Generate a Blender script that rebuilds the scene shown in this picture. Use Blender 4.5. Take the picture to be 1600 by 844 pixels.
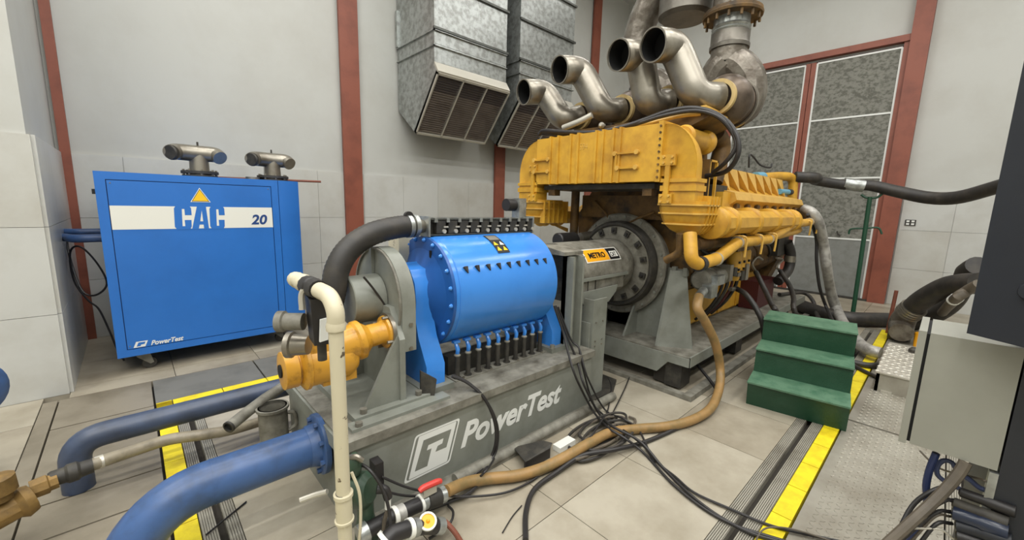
import bpy, bmesh, math, random
from mathutils import Vector, Matrix, noise
for o in list(bpy.data.objects): bpy.data.objects.remove(o)
S = bpy.context.scene
COL = S.collection
random.seed(7)
R = math.radians
# ---------------------------------------------------------------- camera
cam_d = bpy.data.cameras.new('camera'); cam = bpy.data.objects.new('camera', cam_d); COL.objects.link(cam)
cam_d.sensor_fit = 'HORIZONTAL'; cam_d.sensor_width = 36.0; cam_d.lens = 634.3/1600*36.0
cam_d.clip_start = 0.05; cam_d.clip_end = 60
_ya, _pi, _ro = R(46.742), R(9.10), R(1.50)
_f = Vector((math.cos(_ya)*math.cos(_pi), math.sin(_ya)*math.cos(_pi), -math.sin(_pi)))
_r = Vector((math.sin(_ya), -math.cos(_ya), 0)); _u = _r.cross(_f)
_r2 = _r*math.cos(_ro) + _u*math.sin(_ro); _u2 = _u*math.cos(_ro) - _r*math.sin(_ro)
M = Matrix((_r2, _u2, -_f)).transposed().to_4x4(); M.translation = (0, 0, 1.5)
cam.matrix_world = M
S.camera = cam
# ---------------------------------------------------------------- world and lights
w = bpy.data.worlds.new('world'); S.world = w; w.use_nodes = True
w.node_tree.nodes['Background'].inputs[0].default_value = (0.9, 0.95, 1.0, 1)
w.node_tree.nodes['Background'].inputs[1].default_value = 0.3
def lamp(name, loc, sx, sy, power, col=(1, 0.98, 0.94), rot=(0, 0, 0)):
    d = bpy.data.lights.new(name, 'AREA'); d.shape = 'RECTANGLE'; d.size = sx; d.size_y = sy; d.energy = power; d.color = col
    o = bpy.data.objects.new(name, d); COL.objects.link(o); o.location = loc; o.rotation_euler = rot
    return o
for ly in (-2.6, -0.4, 1.8, 4.0):  # overhead rows; the lamps behind the camera are added as fill
    for lx, pw in ((-2.6, 150), (0.6, 130), (3.6, 90), (6.6, 70)):
        lamp('ceiling_and_fill_lamp', (lx, ly, 6.2), 2.2, 0.34, pw*(1.25 if ly < 0 else 0.85), (1, 0.985, 0.955))
vs = S.view_settings
vs.view_transform = 'Standard'; vs.look = 'None'; vs.gamma = 1; vs.use_curve_mapping = False
vs.exposure = -0.72
# ---------------------------------------------------------------- materials
MATS = {}
def srgb(r, g, b):
    f = lambda c: (c/255/12.92) if c/255 <= 0.04045 else ((c/255+0.055)/1.055)**2.4
    return (f(r), f(g), f(b), 1)
def mat(name, rgb, rough=0.5, metal=0.0, dirt=None, amount=0.3, scale=6.0, bump=0.0, bscale=40.0, spec=0.5, detail=6, lo=0.45, hi=0.7, stretch=None, rough2=None):
    m = bpy.data.materials.new(name); m.use_nodes = True; nt = m.node_tree; b = nt.nodes['Principled BSDF']
    b.inputs['Roughness'].default_value = rough; b.inputs['Metallic'].default_value = metal
    b.inputs['Specular IOR Level'].default_value = spec
    c = srgb(*rgb); b.inputs['Base Color'].default_value = c
    tc = nt.nodes.new('ShaderNodeNewGeometry'); vec = tc.outputs['Position']
    if stretch:
        mp = nt.nodes.new('ShaderNodeMapping'); mp.inputs['Scale'].default_value = stretch
        nt.links.new(vec, mp.inputs['Vector']); vec = mp.outputs['Vector']
    if dirt:
        n = nt.nodes.new('ShaderNodeTexNoise'); n.inputs['Scale'].default_value = scale; n.inputs['Detail'].default_value = detail
        n.inputs['Roughness'].default_value = 0.62
        nt.links.new(vec, n.inputs['Vector'])
        mr = nt.nodes.new('ShaderNodeMapRange'); mr.inputs['From Min'].default_value = lo; mr.inputs['From Max'].default_value = hi
        mr.inputs['To Max'].default_value = amount
        nt.links.new(n.outputs['Fac'], mr.inputs['Value'])
        mx = nt.nodes.new('ShaderNodeMix'); mx.data_type = 'RGBA'; mx.inputs[6].default_value = c; mx.inputs[7].default_value = srgb(*dirt)
        nt.links.new(mr.outputs['Result'], mx.inputs[0]); nt.links.new(mx.outputs[2], b.inputs['Base Color'])
        if rough2 is not None:
            m2 = nt.nodes.new('ShaderNodeMapRange'); m2.inputs['From Min'].default_value = 0; m2.inputs['From Max'].default_value = max(amount, .01)
            m2.inputs['To Min'].default_value = rough; m2.inputs['To Max'].default_value = rough2
            nt.links.new(mr.outputs['Result'], m2.inputs['Value']); nt.links.new(m2.outputs['Result'], b.inputs['Roughness'])
    if bump:
        n2 = nt.nodes.new('ShaderNodeTexNoise'); n2.inputs['Scale'].default_value = bscale; n2.inputs['Detail'].default_value = 4
        nt.links.new(vec, n2.inputs['Vector'])
        bp = nt.nodes.new('ShaderNodeBump'); bp.inputs['Strength'].default_value = bump; bp.inputs['Distance'].default_value = 0.01
        nt.links.new(n2.outputs['Fac'], bp.inputs['Height']); nt.links.new(bp.outputs['Normal'], b.inputs['Normal'])
    MATS[name] = m; return m
wallM = mat('wall_paint', (186, 187, 182), 0.6, dirt=(174, 173, 166), amount=0.6, scale=1.2, bump=0.04, bscale=30)
tileM = mat('wall_tile', (192, 193, 189), 0.3, dirt=(176, 175, 168), amount=0.7, scale=2.2)
tile2M = mat('wall_tile_worn', (188, 188, 182), 0.3, dirt=(172, 169, 160), amount=0.7, scale=2.2)
groutM = mat('grout', (150, 148, 140), 0.8)
brownM = mat('red_brown_paint', (136, 76, 58), 0.5, dirt=(112, 60, 46), amount=0.8, scale=3, bump=0.05, bscale=20)
ceilM = mat('ceiling_white', (205, 205, 202), 0.8)
slabM = mat('pit_dark', (52, 48, 42), 0.9)
floorM = mat('floor_tile', (166, 159, 143), 0.42, dirt=(126, 117, 98), amount=0.75, scale=2.4, bump=0.03, bscale=25, lo=0.4, hi=0.72)
floor2M = mat('floor_tile_worn', (158, 150, 133), 0.45, dirt=(112, 103, 86), amount=0.8, scale=2.0, bump=0.03, bscale=25, lo=0.4, hi=0.7)
plateM = mat('worn_steel_plate', (140, 132, 116), 0.5, 0.15, dirt=(104, 96, 80), amount=0.85, scale=2.2, bump=0.04, bscale=60, lo=0.38, hi=0.68)
plate2M = mat('grey_steel_plate', (118, 116, 108), 0.5, 0.15, dirt=(90, 88, 80), amount=0.7, scale=3.0, bump=0.04, bscale=60)
chkM = mat('checker_plate', (166, 162, 150), 0.38, 0.35, dirt=(122, 114, 100), amount=0.7, scale=3.0, lo=0.4, hi=0.7)
ribM = mat('ribbed_rubber', (150, 146, 134), 0.5, 0.1, dirt=(104, 98, 86), amount=0.8, scale=5)
pipe2M = mat('pipe_blue_dull', (64, 76, 100), 0.38, dirt=(46, 52, 64), amount=0.8, scale=6, lo=0.4, hi=0.7)
yelM = mat('tactile_yellow', (226, 206, 28), 0.5, dirt=(188, 160, 24), amount=0.8, scale=9, bump=0.1, bscale=90, lo=0.45, hi=0.75)
cacM = mat('cabinet_blue', (40, 108, 190), 0.38, dirt=(34, 96, 172), amount=0.6, scale=2, bump=0.01)
cacdM = mat('cabinet_blue_dark', (26, 62, 120), 0.5)
drumM = mat('drum_blue', (58, 132, 216), 0.22, dirt=(46, 112, 190), amount=0.5, scale=3, spec=0.6)
drumdM = mat('drum_blue_deep', (34, 86, 156), 0.35, dirt=(26, 66, 122), amount=0.6, scale=5)
pipeM = mat('pipe_blue', (60, 90, 138), 0.36, dirt=(46, 60, 84), amount=0.8, scale=7, lo=0.42, hi=0.7, bump=0.02)
greyM = mat('machine_grey', (128, 131, 123), 0.45, dirt=(98, 98, 88), amount=0.7, scale=5, lo=0.42, hi=0.75)
grey2M = mat('dusty_grey', (130, 128, 118), 0.6, dirt=(76, 72, 62), amount=0.9, scale=9, lo=0.38, hi=0.68, bump=0.08, bscale=60)
dgreyM = mat('dark_grime', (46, 44, 40), 0.6, dirt=(80, 76, 66), amount=0.6, scale=14, bump=0.1)
catM = mat('engine_yellow', (206, 158, 50), 0.42, dirt=(158, 110, 34), amount=0.7, scale=6, lo=0.42, hi=0.72, bump=0.05, bscale=30)
catdM = mat('engine_yellow_dark', (116, 86, 40), 0.6, dirt=(48, 37, 22), amount=0.95, scale=7, lo=0.36, hi=0.66, bump=0.1, bscale=25)  # darker, browner engine yellow with near-black mottling
catlM = mat('engine_yellow_pale', (210, 168, 80), 0.4, dirt=(176, 130, 50), amount=0.6, scale=6)
valM = mat('valve_yellow', (204, 150, 50), 0.3, dirt=(116, 76, 24), amount=0.9, scale=11, lo=0.52, hi=0.72, bump=0.1, bscale=22)
brassM = mat('grimy_brass', (132, 104, 56), 0.6, 0.2, dirt=(84, 66, 38), amount=0.8, scale=12, bump=0.2, bscale=50)
steelM = mat('stainless', (150, 145, 134), 0.36, 0.8, dirt=(104, 96, 82), amount=0.6, scale=5, bump=0.02)
galvM = mat('galvanised', (176, 180, 178), 0.34, 0.7, dirt=(140, 142, 138), amount=0.9, scale=14, lo=0.4, hi=0.62, bump=0.15, bscale=26, detail=3)
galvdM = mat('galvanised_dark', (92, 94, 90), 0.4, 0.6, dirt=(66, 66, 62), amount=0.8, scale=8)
louvM = mat('louvre_dark', (150, 140, 132), 0.55, 0.2, dirt=(112, 102, 96), amount=0.7, scale=5)
trimM = mat('pale_metal_trim', (188, 184, 172), 0.4, 0.4)
wrapM = mat('foil_wrap', (120, 114, 104), 0.34, 0.45, dirt=(84, 76, 66), amount=0.9, scale=9, bump=0.8, bscale=13, lo=0.4, hi=0.62)
blackM = mat('black_rubber', (42, 40, 38), 0.5, dirt=(72, 66, 58), amount=0.6, scale=10)
cableM = mat('black_cable', (36, 34, 34), 0.45)
dsteelM = mat('dark_steel', (112, 108, 100), 0.42, 0.6, dirt=(78, 72, 64), amount=0.8, scale=6)
cyelM = mat('cream_yellow', (190, 166, 112), 0.45, dirt=(140, 116, 70), amount=0.7, scale=10)
turboM = mat('turbo_brown', (92, 80, 68), 0.4, 0.5, dirt=(60, 50, 42), amount=0.8, scale=9, bump=0.05)
hoseM = mat('hose_grey', (138, 130, 112), 0.38, dirt=(94, 86, 72), amount=0.8, scale=12)
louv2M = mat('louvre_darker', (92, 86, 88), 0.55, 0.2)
soilM = mat('dusty_cable', (92, 84, 72), 0.5, dirt=(60, 54, 46), amount=0.8, scale=12)
holeM = mat('hole_shade_black', (10, 10, 10), 0.8)  # black that puts the shade inside openings into the colour
pvcM = mat('cream_pvc', (200, 192, 166), 0.4, dirt=(70, 52, 34), amount=0.9, scale=26, lo=0.66, hi=0.7, detail=3)
tanM = mat('tan_hose', (150, 118, 72), 0.5, dirt=(112, 96, 60), amount=0.8, scale=9, lo=0.42, hi=0.66)
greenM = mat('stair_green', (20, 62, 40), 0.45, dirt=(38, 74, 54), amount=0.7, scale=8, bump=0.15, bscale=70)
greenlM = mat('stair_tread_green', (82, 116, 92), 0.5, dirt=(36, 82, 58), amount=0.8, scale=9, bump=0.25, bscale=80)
gpoleM = mat('green_steel', (20, 66, 44), 0.5)
actM = mat('actuator_green', (50, 72, 56), 0.4, dirt=(38, 52, 40), amount=0.7, scale=14)
gateM = mat('acoustic_panel', (128, 128, 120), 0.9, dirt=(92, 92, 84), amount=0.9, scale=16, lo=0.44, hi=0.6, bump=0.5, bscale=30, stretch=(1, 1, 1.3))
gate2M = mat('acoustic_panel_smooth', (128, 130, 126), 0.8, dirt=(112, 112, 106), amount=0.8, scale=8)
boxM = mat('junction_grey', (142, 142, 132), 0.45, dirt=(128, 128, 118), amount=0.5, scale=3)
navyM = mat('console_black', (34, 37, 43), 0.5, dirt=(26, 28, 34), amount=0.5, scale=4)
whiteM = mat('white_print', (224, 226, 222), 0.45)
creamM = mat('pale_print', (222, 222, 214), 0.45)
redM = mat('red_handle', (196, 60, 52), 0.4)
rustM = mat('rust_pipe', (124, 70, 52), 0.6, dirt=(90, 50, 38), amount=0.7, scale=12)
marM = mat('maroon', (70, 22, 24), 0.5)
cyanM = mat('pale_blue_sleeve', (104, 160, 186), 0.5)
signyM = mat('sign_yellow', (236, 190, 30), 0.45)
signkM = mat('sign_black', (24, 24, 24), 0.45)
orangeM = mat('sign_amber', (240, 168, 30), 0.4)
concM = mat('concrete_edge', (150, 142, 126), 0.8, dirt=(90, 82, 68), amount=0.8, scale=8)
alumM = mat('bright_aluminium', (202, 198, 186), 0.35, 0.5, dirt=(160, 152, 136), amount=0.5, scale=6)
silverM = mat('silver_sleeve', (176, 174, 168), 0.45, 0.3, dirt=(104, 100, 94), amount=0.8, scale=9, bump=0.8, bscale=16)
# ---------------------------------------------------------------- mesh helpers
def V(*a): return Vector(a[0]) if len(a) == 1 else Vector(a)
def nb(): return bmesh.new()
def box(bm, x0, x1, y0, y1, z0, z1):
    v = [bm.verts.new((x, y, z)) for z in (z0, z1) for y in (y0, y1) for x in (x0, x1)]
    for f in ((0, 2, 3, 1), (4, 5, 7, 6), (0, 1, 5, 4), (2, 6, 7, 3), (0, 4, 6, 2), (1, 3, 7, 5)): bm.faces.new([v[i] for i in f])
    return bm
def hexa(bm, p):
    v = [bm.verts.new(q) for q in p]
    for f in ((0, 3, 2, 1), (4, 5, 6, 7), (0, 1, 5, 4), (1, 2, 6, 5), (2, 3, 7, 6), (3, 0, 4, 7)): bm.faces.new([v[i] for i in f])
    return bm
def frame(d):
    d = Vector(d).normalized(); a = Vector((0, 0, 1)) if abs(d.z) < 0.9 else Vector((1, 0, 0))
    u = d.cross(a).normalized(); return u, d.cross(u).normalized()
def loft(bm, rings, cap0=True, cap1=True, closed=True):
    vs_ = [[bm.verts.new(p) for p in r] for r in rings]
    n = len(vs_[0])
    for a, b in zip(vs_, vs_[1:]):
        for i in range(n if closed else n-1):
            bm.faces.new((a[i], a[(i+1) % n], b[(i+1) % n], b[i]))
    if cap0: bm.faces.new(list(reversed(vs_[0])))
    if cap1: bm.faces.new(vs_[-1])
    return vs_
def lathe(bm, o, d, prof, seg=24, cap=True):
    o = Vector(o); d = Vector(d).normalized(); u, w_ = frame(d)
    rings = [[o + d*t + u*(r*math.cos(2*math.pi*i/seg)) + w_*(r*math.sin(2*math.pi*i/seg)) for i in range(seg)] for t, r in prof]
    loft(bm, rings, cap, cap); return bm
def cyl(bm, p0, p1, r0, r1=None, seg=20, cap=True):
    p0 = Vector(p0); p1 = Vector(p1); L = (p1-p0).length
    return lathe(bm, p0, p1-p0, [(0, r0), (L, r0 if r1 is None else r1)], seg, cap)
def spline(pts, n=6):
    P = [Vector(p) for p in pts]
    if len(P) < 3: return P
    Q = [P[0]*2-P[1]] + P + [P[-1]*2-P[-2]]; out = []
    for i in range(1, len(Q)-2):
        a, b, c, d = Q[i-1], Q[i], Q[i+1], Q[i+2]
        for k in range(n):
            t = k/n
            out.append(0.5*((2*b) + (c-a)*t + (2*a-5*b+4*c-d)*t*t + (3*b-a-3*c+d)*t**3))
    out.append(P[-1]); return out
def tube(bm, pts, r, seg=10, n=6, cap=True, smooth=True, rib=0, ribh=0):
    P = spline(pts, n) if smooth else [Vector(p) for p in pts]
    rad = r if isinstance(r, (list, tuple)) else None
    T = []
    for i in range(len(P)):
        a = P[max(i-1, 0)]; b = P[min(i+1, len(P)-1)]; T.append((b-a).normalized())
    u, w_ = frame(T[0]); rings = []
    for i, p in enumerate(P):
        u = (u - T[i]*u.dot(T[i])).normalized(); w_ = T[i].cross(u)
        if rad: k = i/(len(P)-1)*(len(rad)-1); j = min(int(k), len(rad)-2); rr = rad[j]*(1-(k-j)) + rad[j+1]*(k-j)
        else: rr = r
        if rib and i % 2: rr += ribh
        rings.append([p + u*(rr*math.cos(2*math.pi*k/seg)) + w_*(rr*math.sin(2*math.pi*k/seg)) for k in range(seg)])
    loft(bm, rings, cap, cap); return bm
def elbowed(pts, rad=0.1, n=6):
    """polyline with rounded corners"""
    P = [Vector(p) for p in pts]; out = [P[0]]
    for a, b, c in zip(P, P[1:], P[2:]):
        d1 = (a-b); d2 = (c-b); k = min(rad, d1.length*0.48, d2.length*0.48); s = b+d1.normalized()*k; e = b+d2.normalized()*k
        for i in range(n+1):
            t = i/n; out.append(s*(1-t)**2 + b*2*t*(1-t) + e*t*t)
    out.append(P[-1]); return out
def prism(bm, poly, ax, a0, a1):
    """poly of 2-tuples in the plane normal to ax ('x': (y,z), 'y': (x,z), 'z': (x,y))"""
    f = {'x': lambda p, a: (a, p[0], p[1]), 'y': lambda p, a: (p[0], a, p[1]), 'z': lambda p, a: (p[0], p[1], a)}[ax]
    loft(bm, [[f(p, a0) for p in poly], [f(p, a1) for p in poly]]); return bm
def ringband(bm, o, d, ri, ro, t0, t1, seg=28):
    o = Vector(o); d = Vector(d).normalized(); u, w_ = frame(d); rr = []
    for t, r in ((t0, ri), (t0, ro), (t1, ro), (t1, ri), (t0, ri)):
        rr.append([o + d*t + u*(r*math.cos(2*math.pi*i/seg)) + w_*(r*math.sin(2*math.pi*i/seg)) for i in range(seg)])
    loft(bm, rr, False, False); bmesh.ops.remove_doubles(bm, verts=bm.verts, dist=1e-6); return bm
def circle_pts(o, d, r, n, ph=0):
    o = Vector(o); u, w_ = frame(d)
    return [o + u*(r*math.cos(2*math.pi*i/n+ph)) + w_*(r*math.sin(2*math.pi*i/n+ph)) for i in range(n)]
def obj(name, bm, m, parent=None, origin=None, bevel=0, smooth=35, structure=False, label=None, segs=2):
    if bevel:
        es = [e for e in bm.edges if len(e.link_faces) == 2 and e.calc_face_angle(0) > R(30)]
        try: bmesh.ops.bevel(bm, geom=es, offset=bevel, segments=segs, profile=0.6, affect='EDGES', clamp_overlap=True)
        except Exception: pass
    bmesh.ops.recalc_face_normals(bm, faces=bm.faces)
    me = bpy.data.meshes.new(name)
    if origin is None:
        xs = [v.co for v in bm.verts]; n = len(xs)
        lo = [min(v[i] for v in xs) for i in range(3)]; hi = [max(v[i] for v in xs) for i in range(3)]
        origin = Vector(((lo[0]+hi[0])/2, (lo[1]+hi[1])/2, lo[2]))
    origin = Vector(origin)
    bmesh.ops.translate(bm, vec=-origin, verts=bm.verts)
    for f in bm.faces: f.smooth = smooth is not None
    bm.to_mesh(me); bm.free(); me.materials.append(m)
    if smooth is not None: me.set_sharp_from_angle(angle=R(smooth))
    o = bpy.data.objects.new(name, me); COL.objects.link(o)
    attach(o, parent, origin)
    if structure: o['kind'] = 'structure'
    if label: o['label'] = label
    return o
WL = {}
def attach(o, parent, origin):
    origin = Vector(origin)
    if parent is not None:
        o.parent = parent; o.location = origin - WL[parent.name]
    else: o.location = origin
    WL[o.name] = origin
def inst(me, name, parent, loc, m=None, rz=0):
    o = bpy.data.objects.new(name, me); COL.objects.link(o); attach(o, parent, loc); o.rotation_euler.z = rz
    return o
def thing(name, label, cat, loc, group=None):
    o = bpy.data.objects.new(name, None); COL.objects.link(o); o.empty_display_size = 0.1
    attach(o, None, loc); o['label'] = label; o['category'] = cat
    if group: o['group'] = group
    return o
def tag(o, label, cat, group=None):
    o['label'] = label; o['category'] = cat
    if group: o['group'] = group
    return o
def solo(name, bm, m, label, cat, group=None, **k):
    return tag(obj(name, bm, m, None, **k), label, cat, group)
def text(name, s, m, parent, mw, size, shear=0.0, offset=0.0, extrude=0.0006, sx=1.0, spacing=1.0, align='LEFT'):
    c = bpy.data.curves.new(name, 'FONT'); c.body = s; c.size = size; c.shear = shear; c.offset = offset; c.extrude = extrude
    c.space_character = spacing; c.align_x = align; c.resolution_u = 4
    t = bpy.data.objects.new('tmp', c); COL.objects.link(t)
    dg = bpy.context.evaluated_depsgraph_get(); me = bpy.data.meshes.new_from_object(t.evaluated_get(dg))
    bpy.data.objects.remove(t)
    me.name = name
    me.transform(mw @ Matrix.Diagonal((sx, 1, 1, 1)))
    xs = [v.co for v in me.vertices]; og = sum(xs, Vector())/len(xs)
    me.transform(Matrix.Translation(-og)); me.materials.clear(); me.materials.append(m)
    o = bpy.data.objects.new(name, me); COL.objects.link(o); attach(o, parent, og); return o
def plane_mw(o, ux, uy):
    ux = Vector(ux); uy = Vector(uy); n = ux.cross(uy)
    m = Matrix((ux, uy, n.normalized())).transposed().to_4x4(); m.translation = Vector(o); return m
def bolts(parent, pts, d, r=0.012, h=0.012, m=None, name='bolt', seg=6):
    for p in pts:
        b = nb(); cyl(b, p, Vector(p)+Vector(d).normalized()*h, r, r*0.9, seg); obj(name, b, m or greyM, parent)
# ================================================================ STRUCTURE
floor = obj('floor', box(nb(), -4, 9.5, -4, 6.2, -0.12, -0.05), slabM, None, structure=True)
_tc = {}
def slab(x0, x1, y0, y1, m, name='floor_tile', g=0.0022, z1=0.0, bev=0.002):
    key = (round(x1-x0, 4), round(y1-y0, 4), m.name, z1)
    if key not in _tc:
        o = obj(name, box(nb(), x0+g, x1-g, y0+g, y1-g, -0.05, z1), m, floor, bevel=bev, segs=1); _tc[key] = o.data; return o
    return inst(_tc[key], name, floor, ((x0+x1)/2, (y0+y1)/2, -0.05))
T = 0.615
def grid(x0, x1, y0, y1, ox, oy, ms, name='floor_tile'):
    xs = [x0] + [ox+k*T for k in range(-20, 30) if x0+0.02 < ox+k*T < x1-0.02] + [x1]
    ys = [y0] + [oy+k*T for k in range(-20, 30) if y0+0.02 < oy+k*T < y1-0.02] + [y1]
    for a, b in zip(xs, xs[1:]):
        for c, d in zip(ys, ys[1:]): slab(a, b, c, d, random.choice(ms), name)
grid(0.25, 7.03, 0.575, 3.53, 0.85, 1.149, [floorM, floorM, floor2M])          # tiles inside the pit frame
grid(7.13, 9.4, -1.2, 3.9, 7.13, 0.1, [floorM, floor2M])
grid(-0.45, 9.4, 4.28, 6.0, -0.45, 4.5, [floorM, floor2M])
grid(-2.2, -0.58, 2.0, 4.38, -0.6, 3.9, [floorM, floor2M])
grid(1.3, 7.13, -1.4, -0.26, 1.3, -0.26, [floorM, floor2M])
for a in ((-4, -2.2, -4, 6.0), (-2.2, 9.4, -4, -1.4), (-2.2, 1.3, -1.4, 0.0), (7.13, 9.4, 3.9, 4.28)): slab(*a, floorM, 'floor_tile')
slab(-2.2, -0.58, 0.0, 2.0, floor2M)
slab(-2.2, -0.45, 4.38, 6.0, floorM)
# worn steel plates on the left
for y0, y1 in ((2.82, 3.745), (2.515, 2.82), (1.9, 2.515), (1.2, 1.9), (0.5, 1.2), (0.0, 0.5)):
    slab(-0.50, 0.012, y0, y1, plateM, 'steel_plate', 0.006)
slab(-0.58, -0.50, 0.0, 4.28, plateM, 'edge_frame', 0.004)
slab(-0.50, 0.012, 3.745, 4.28, plateM, 'steel_plate', 0.006)
for x0, x1 in ((0.012, 0.72), (0.72, 1.6), (1.6, 2.5), (2.5, 3.4), (3.4, 5.2), (5.2, 7.13)):
    slab(x0, x1, 3.775, 4.28, plate2M if x0 > 0 else plateM, 'steel_plate', 0.006)
# perimeter: tactile tiles, ribbed rails, dark channel
def strip_mesh(L, wdt, n, vert=True):
    """ribbed rail running along x (L) with n ribs across"""
    bm = nb(); box(bm, 0, L, 0, wdt, -0.05, -0.008)
    p = wdt/n
    for i in range(n): box(bm, 0, L, (i+0.22)*p, (i+0.80)*p, -0.008, 0.0)
    return bm
def rail(x0, y0, L, wdt, n, alongx=True):
    bm = strip_mesh(L, wdt, n)
    if not alongx: bmesh.ops.transform(bm, matrix=Matrix(((0, 1, 0, 0), (1, 0, 0, 0), (0, 0, 1, 0), (0, 0, 0, 1))), verts=bm.verts)
    bmesh.ops.translate(bm, vec=(x0, y0, 0), verts=bm.verts)
    obj('ribbed_rail', bm, ribM, floor, smooth=None)
rail(0.25, 0.520, 6.7, 0.055, 6); rail(0.17, 0.425, 6.86, 0.062, 7)
rail(0.112, 0.5, 3.1, 0.056, 6, False); rail(0.200, 0.6, 2.96, 0.050, 5, False)
rail(0.17, 3.610, 6.86, 0.062, 7); rail(0.25, 3.535, 6.7, 0.050, 5)
rail(7.03, 0.43, 3.2, 0.05, 5, False)
def tact(x0, y0, n, alongx, L=0.305, wd=0.092):
    for k in range(n):
        if alongx: slab(x0+k*L, x0+(k+1)*L, y0, y0+wd, yelM, 'yellow_tile', 0.003, 0.003, 0.004)
        else: slab(x0, x0+wd, y0+k*L, y0+(k+1)*L, yelM, 'yellow_tile', 0.002, 0.003, 0.003)
tact(0.11, 0.330, 23, True); tact(0.017, 0.40, 11, False, 0.3055); tact(0.11, 3.680, 23, True)
slab(0.017, 0.109, 3.68, 3.772, yelM, 'yellow_tile', 0.002, 0.003, 0.003)
# checker plates on the right with raised lugs
for x0, x1 in ((0.1, 1.45), (1.45, 3.738), (3.754, 4.9), (4.9, 6.1), (6.1, 7.13)):
    slab(x0, x1, -0.184, 0.326, chkM, 'checker_plate', 0.004)
bm = nb()
def lug(bm, x, y, a, l=0.017, w_=0.0062, h=0.0034, z=0.0):
    c, s = math.cos(a), math.sin(a)
    q = [(-l, 0), (0, -w_), (l, 0), (0, w_)]
    lo = [bm.verts.new((x+c*u-s*v, y+s*u+c*v, z)) for u, v in q]
    hi = [bm.verts.new((x+c*u*.6-s*v*.5, y+s*u*.6+c*v*.5, z+h)) for u, v in q]
    bm.faces.new(hi)
    for i in range(4): bm.faces.new((lo[i], lo[(i+1) % 4], hi[(i+1) % 4], hi[i]))
nx = int((5.6-1.5)/0.033); ny = int(0.49/0.033)
for i in range(nx):
    for j in range(ny):
        x = 1.5+i*0.033; y = -0.166+j*0.033
        if abs(x-3.747) < 0.02: continue
        lug(bm, x, y, R(45) if (i+j) % 2 else R(-45))
o = obj('tread_lugs', bm, chkM, floor, smooth=None); o['kind'] = 'stuff'
rail(1.4, -0.245, 5.7, 0.058, 6)
# walls
def wall(name, bm, m=wallM): return obj(name, bm, m, None, structure=True)
HZ = 6.4
wb = wall('wall_back', box(nb(), -0.60, 9.6, 6.03, 6.25, -0.05, HZ))
wr = wall('wall_right', box(nb(), 9.38, 9.6, -4, 6.03, -0.05, HZ))
wl = wall('wall_left', box(nb(), -4.2, -0.47, 4.40, 6.25, -0.05, HZ))
wall('wall_far_left', box(nb(), -4.2, -4, -4, 4.4, -0.05, HZ))
wall('wall_front', box(nb(), -4.2, 9.6, -4.2, -4, -0.05, HZ))
obj('ceiling', box(nb(), -4.2, 9.6, -4.2, 6.25, HZ, HZ+0.15), ceilM, None, structure=True)
# wall cladding: one object per tile
def cladding(parent, fixed, axis, u0, u1, ou, zs, skip=lambda a, b: False):
    us = [u0] + [ou+k*0.645 for k in range(-30, 40) if u0+0.03 < ou+k*0.645 < u1-0.03] + [u1]
    cache = {}
    for a, b in zip(us, us[1:]):
        if skip(a, b): continue
        for z0, z1 in zip(zs, zs[1:]):
            g = 0.0016; m = tileM if random.random() < 0.7 else tile2M; key = (round(b-a, 3), round(z1-z0, 3), m.name)
            if axis == 'y': bm = lambda: box(nb(), a+g, b-g, fixed, fixed+0.03, z0+g, z1-g); c = ((a+b)/2, fixed+0.015, z0+g)
            else: bm = lambda: box(nb(), fixed, fixed+0.03, a+g, b-g, z0+g, z1-g); c = (fixed+0.015, (a+b)/2, z0+g)
            if key in cache: inst(cache[key], 'wall_tile', parent, c)
            else: cache[key] = obj('wall_tile', bm(), m, parent, bevel=0.0015, segs=1).data
ZS = [0, 0.62, 1.258, 1.895]
cladding(wb, 6.0, 'y', -0.45, 9.36, 3.225, ZS)
cladding(wr, 9.35, 'x', -1.6, 0.56, -0.04, ZS)
cladding(wr, 9.35, 'x', 3.6, 6.0, -0.04, ZS)
cladding(wl, 4.38, 'y', -2.6, -0.45, -1.10, ZS)
cladding(wl, -0.46, 'x', 4.40, 6.0, 4.38, ZS)
# red brown steel columns on the back wall
for i, (x0, x1) in enumerate(((-0.44, -0.366), (2.288, 2.548), (5.11, 5.35), (7.92, 8.18))):
    bm = nb(); box(bm, x0, x1, 5.955, 6.0, 0.0, HZ)
    obj('trim_%d' % (i+1), bm, brownM, None, bevel=0.004, structure=True)
# door in the right wall
dr = obj('door_1', box(nb(), 9.36, 9.375, 0.86, 3.42, 0.0, 4.20), marM, None, structure=True)
def dpart(n, b, m, **k): return obj(n, b, m, dr, **k)
dpart('door_post', box(nb(), 9.22, 9.40, 0.575, 0.80, 0.0, HZ), brownM, bevel=0.006)
dpart('door_jamb', box(nb(), 9.29, 9.38, 0.80, 0.87, 0.0, 4.24), brownM, bevel=0.004)
dpart('door_jamb', box(nb(), 9.29, 9.38, 3.36, 3.60, 0.0, 4.32), brownM, bevel=0.004)
dpart('door_head', box(nb(), 9.26, 9.38, 0.80, 3.60, 4.235, 4.335), brownM, bevel=0.005)
dpart('door_stile', box(nb(), 9.30, 9.37, 2.015, 2.085, 0.0, 4.18), brownM, bevel=0.004)
dpart('door_stile', box(nb(), 9.30, 9.37, 2.095, 2.165, 0.0, 4.18), brownM, bevel=0.004)
zz_ = [0.02, 1.055, 2.12, 3.165, 4.165]
for y0, y1 in ((0.885, 2.0), (2.18, 3.34)):
    for k, (a, b) in enumerate(zip(zz_, zz_[1:])):
        dpart('door_panel', box(nb(), 9.335, 9.36, y0, y1, a+0.004, b-0.004), gate2M if k == 0 else gateM)
        dpart('panel_strip', box(nb(), 9.325, 9.345, y0, y1, b-0.014, b+0.014), whiteM)
    for y in (y0, y1): dpart('panel_strip', box(nb(), 9.322, 9.345, y-0.014, y+0.014, 0.02, 4.165), whiteM)
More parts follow.
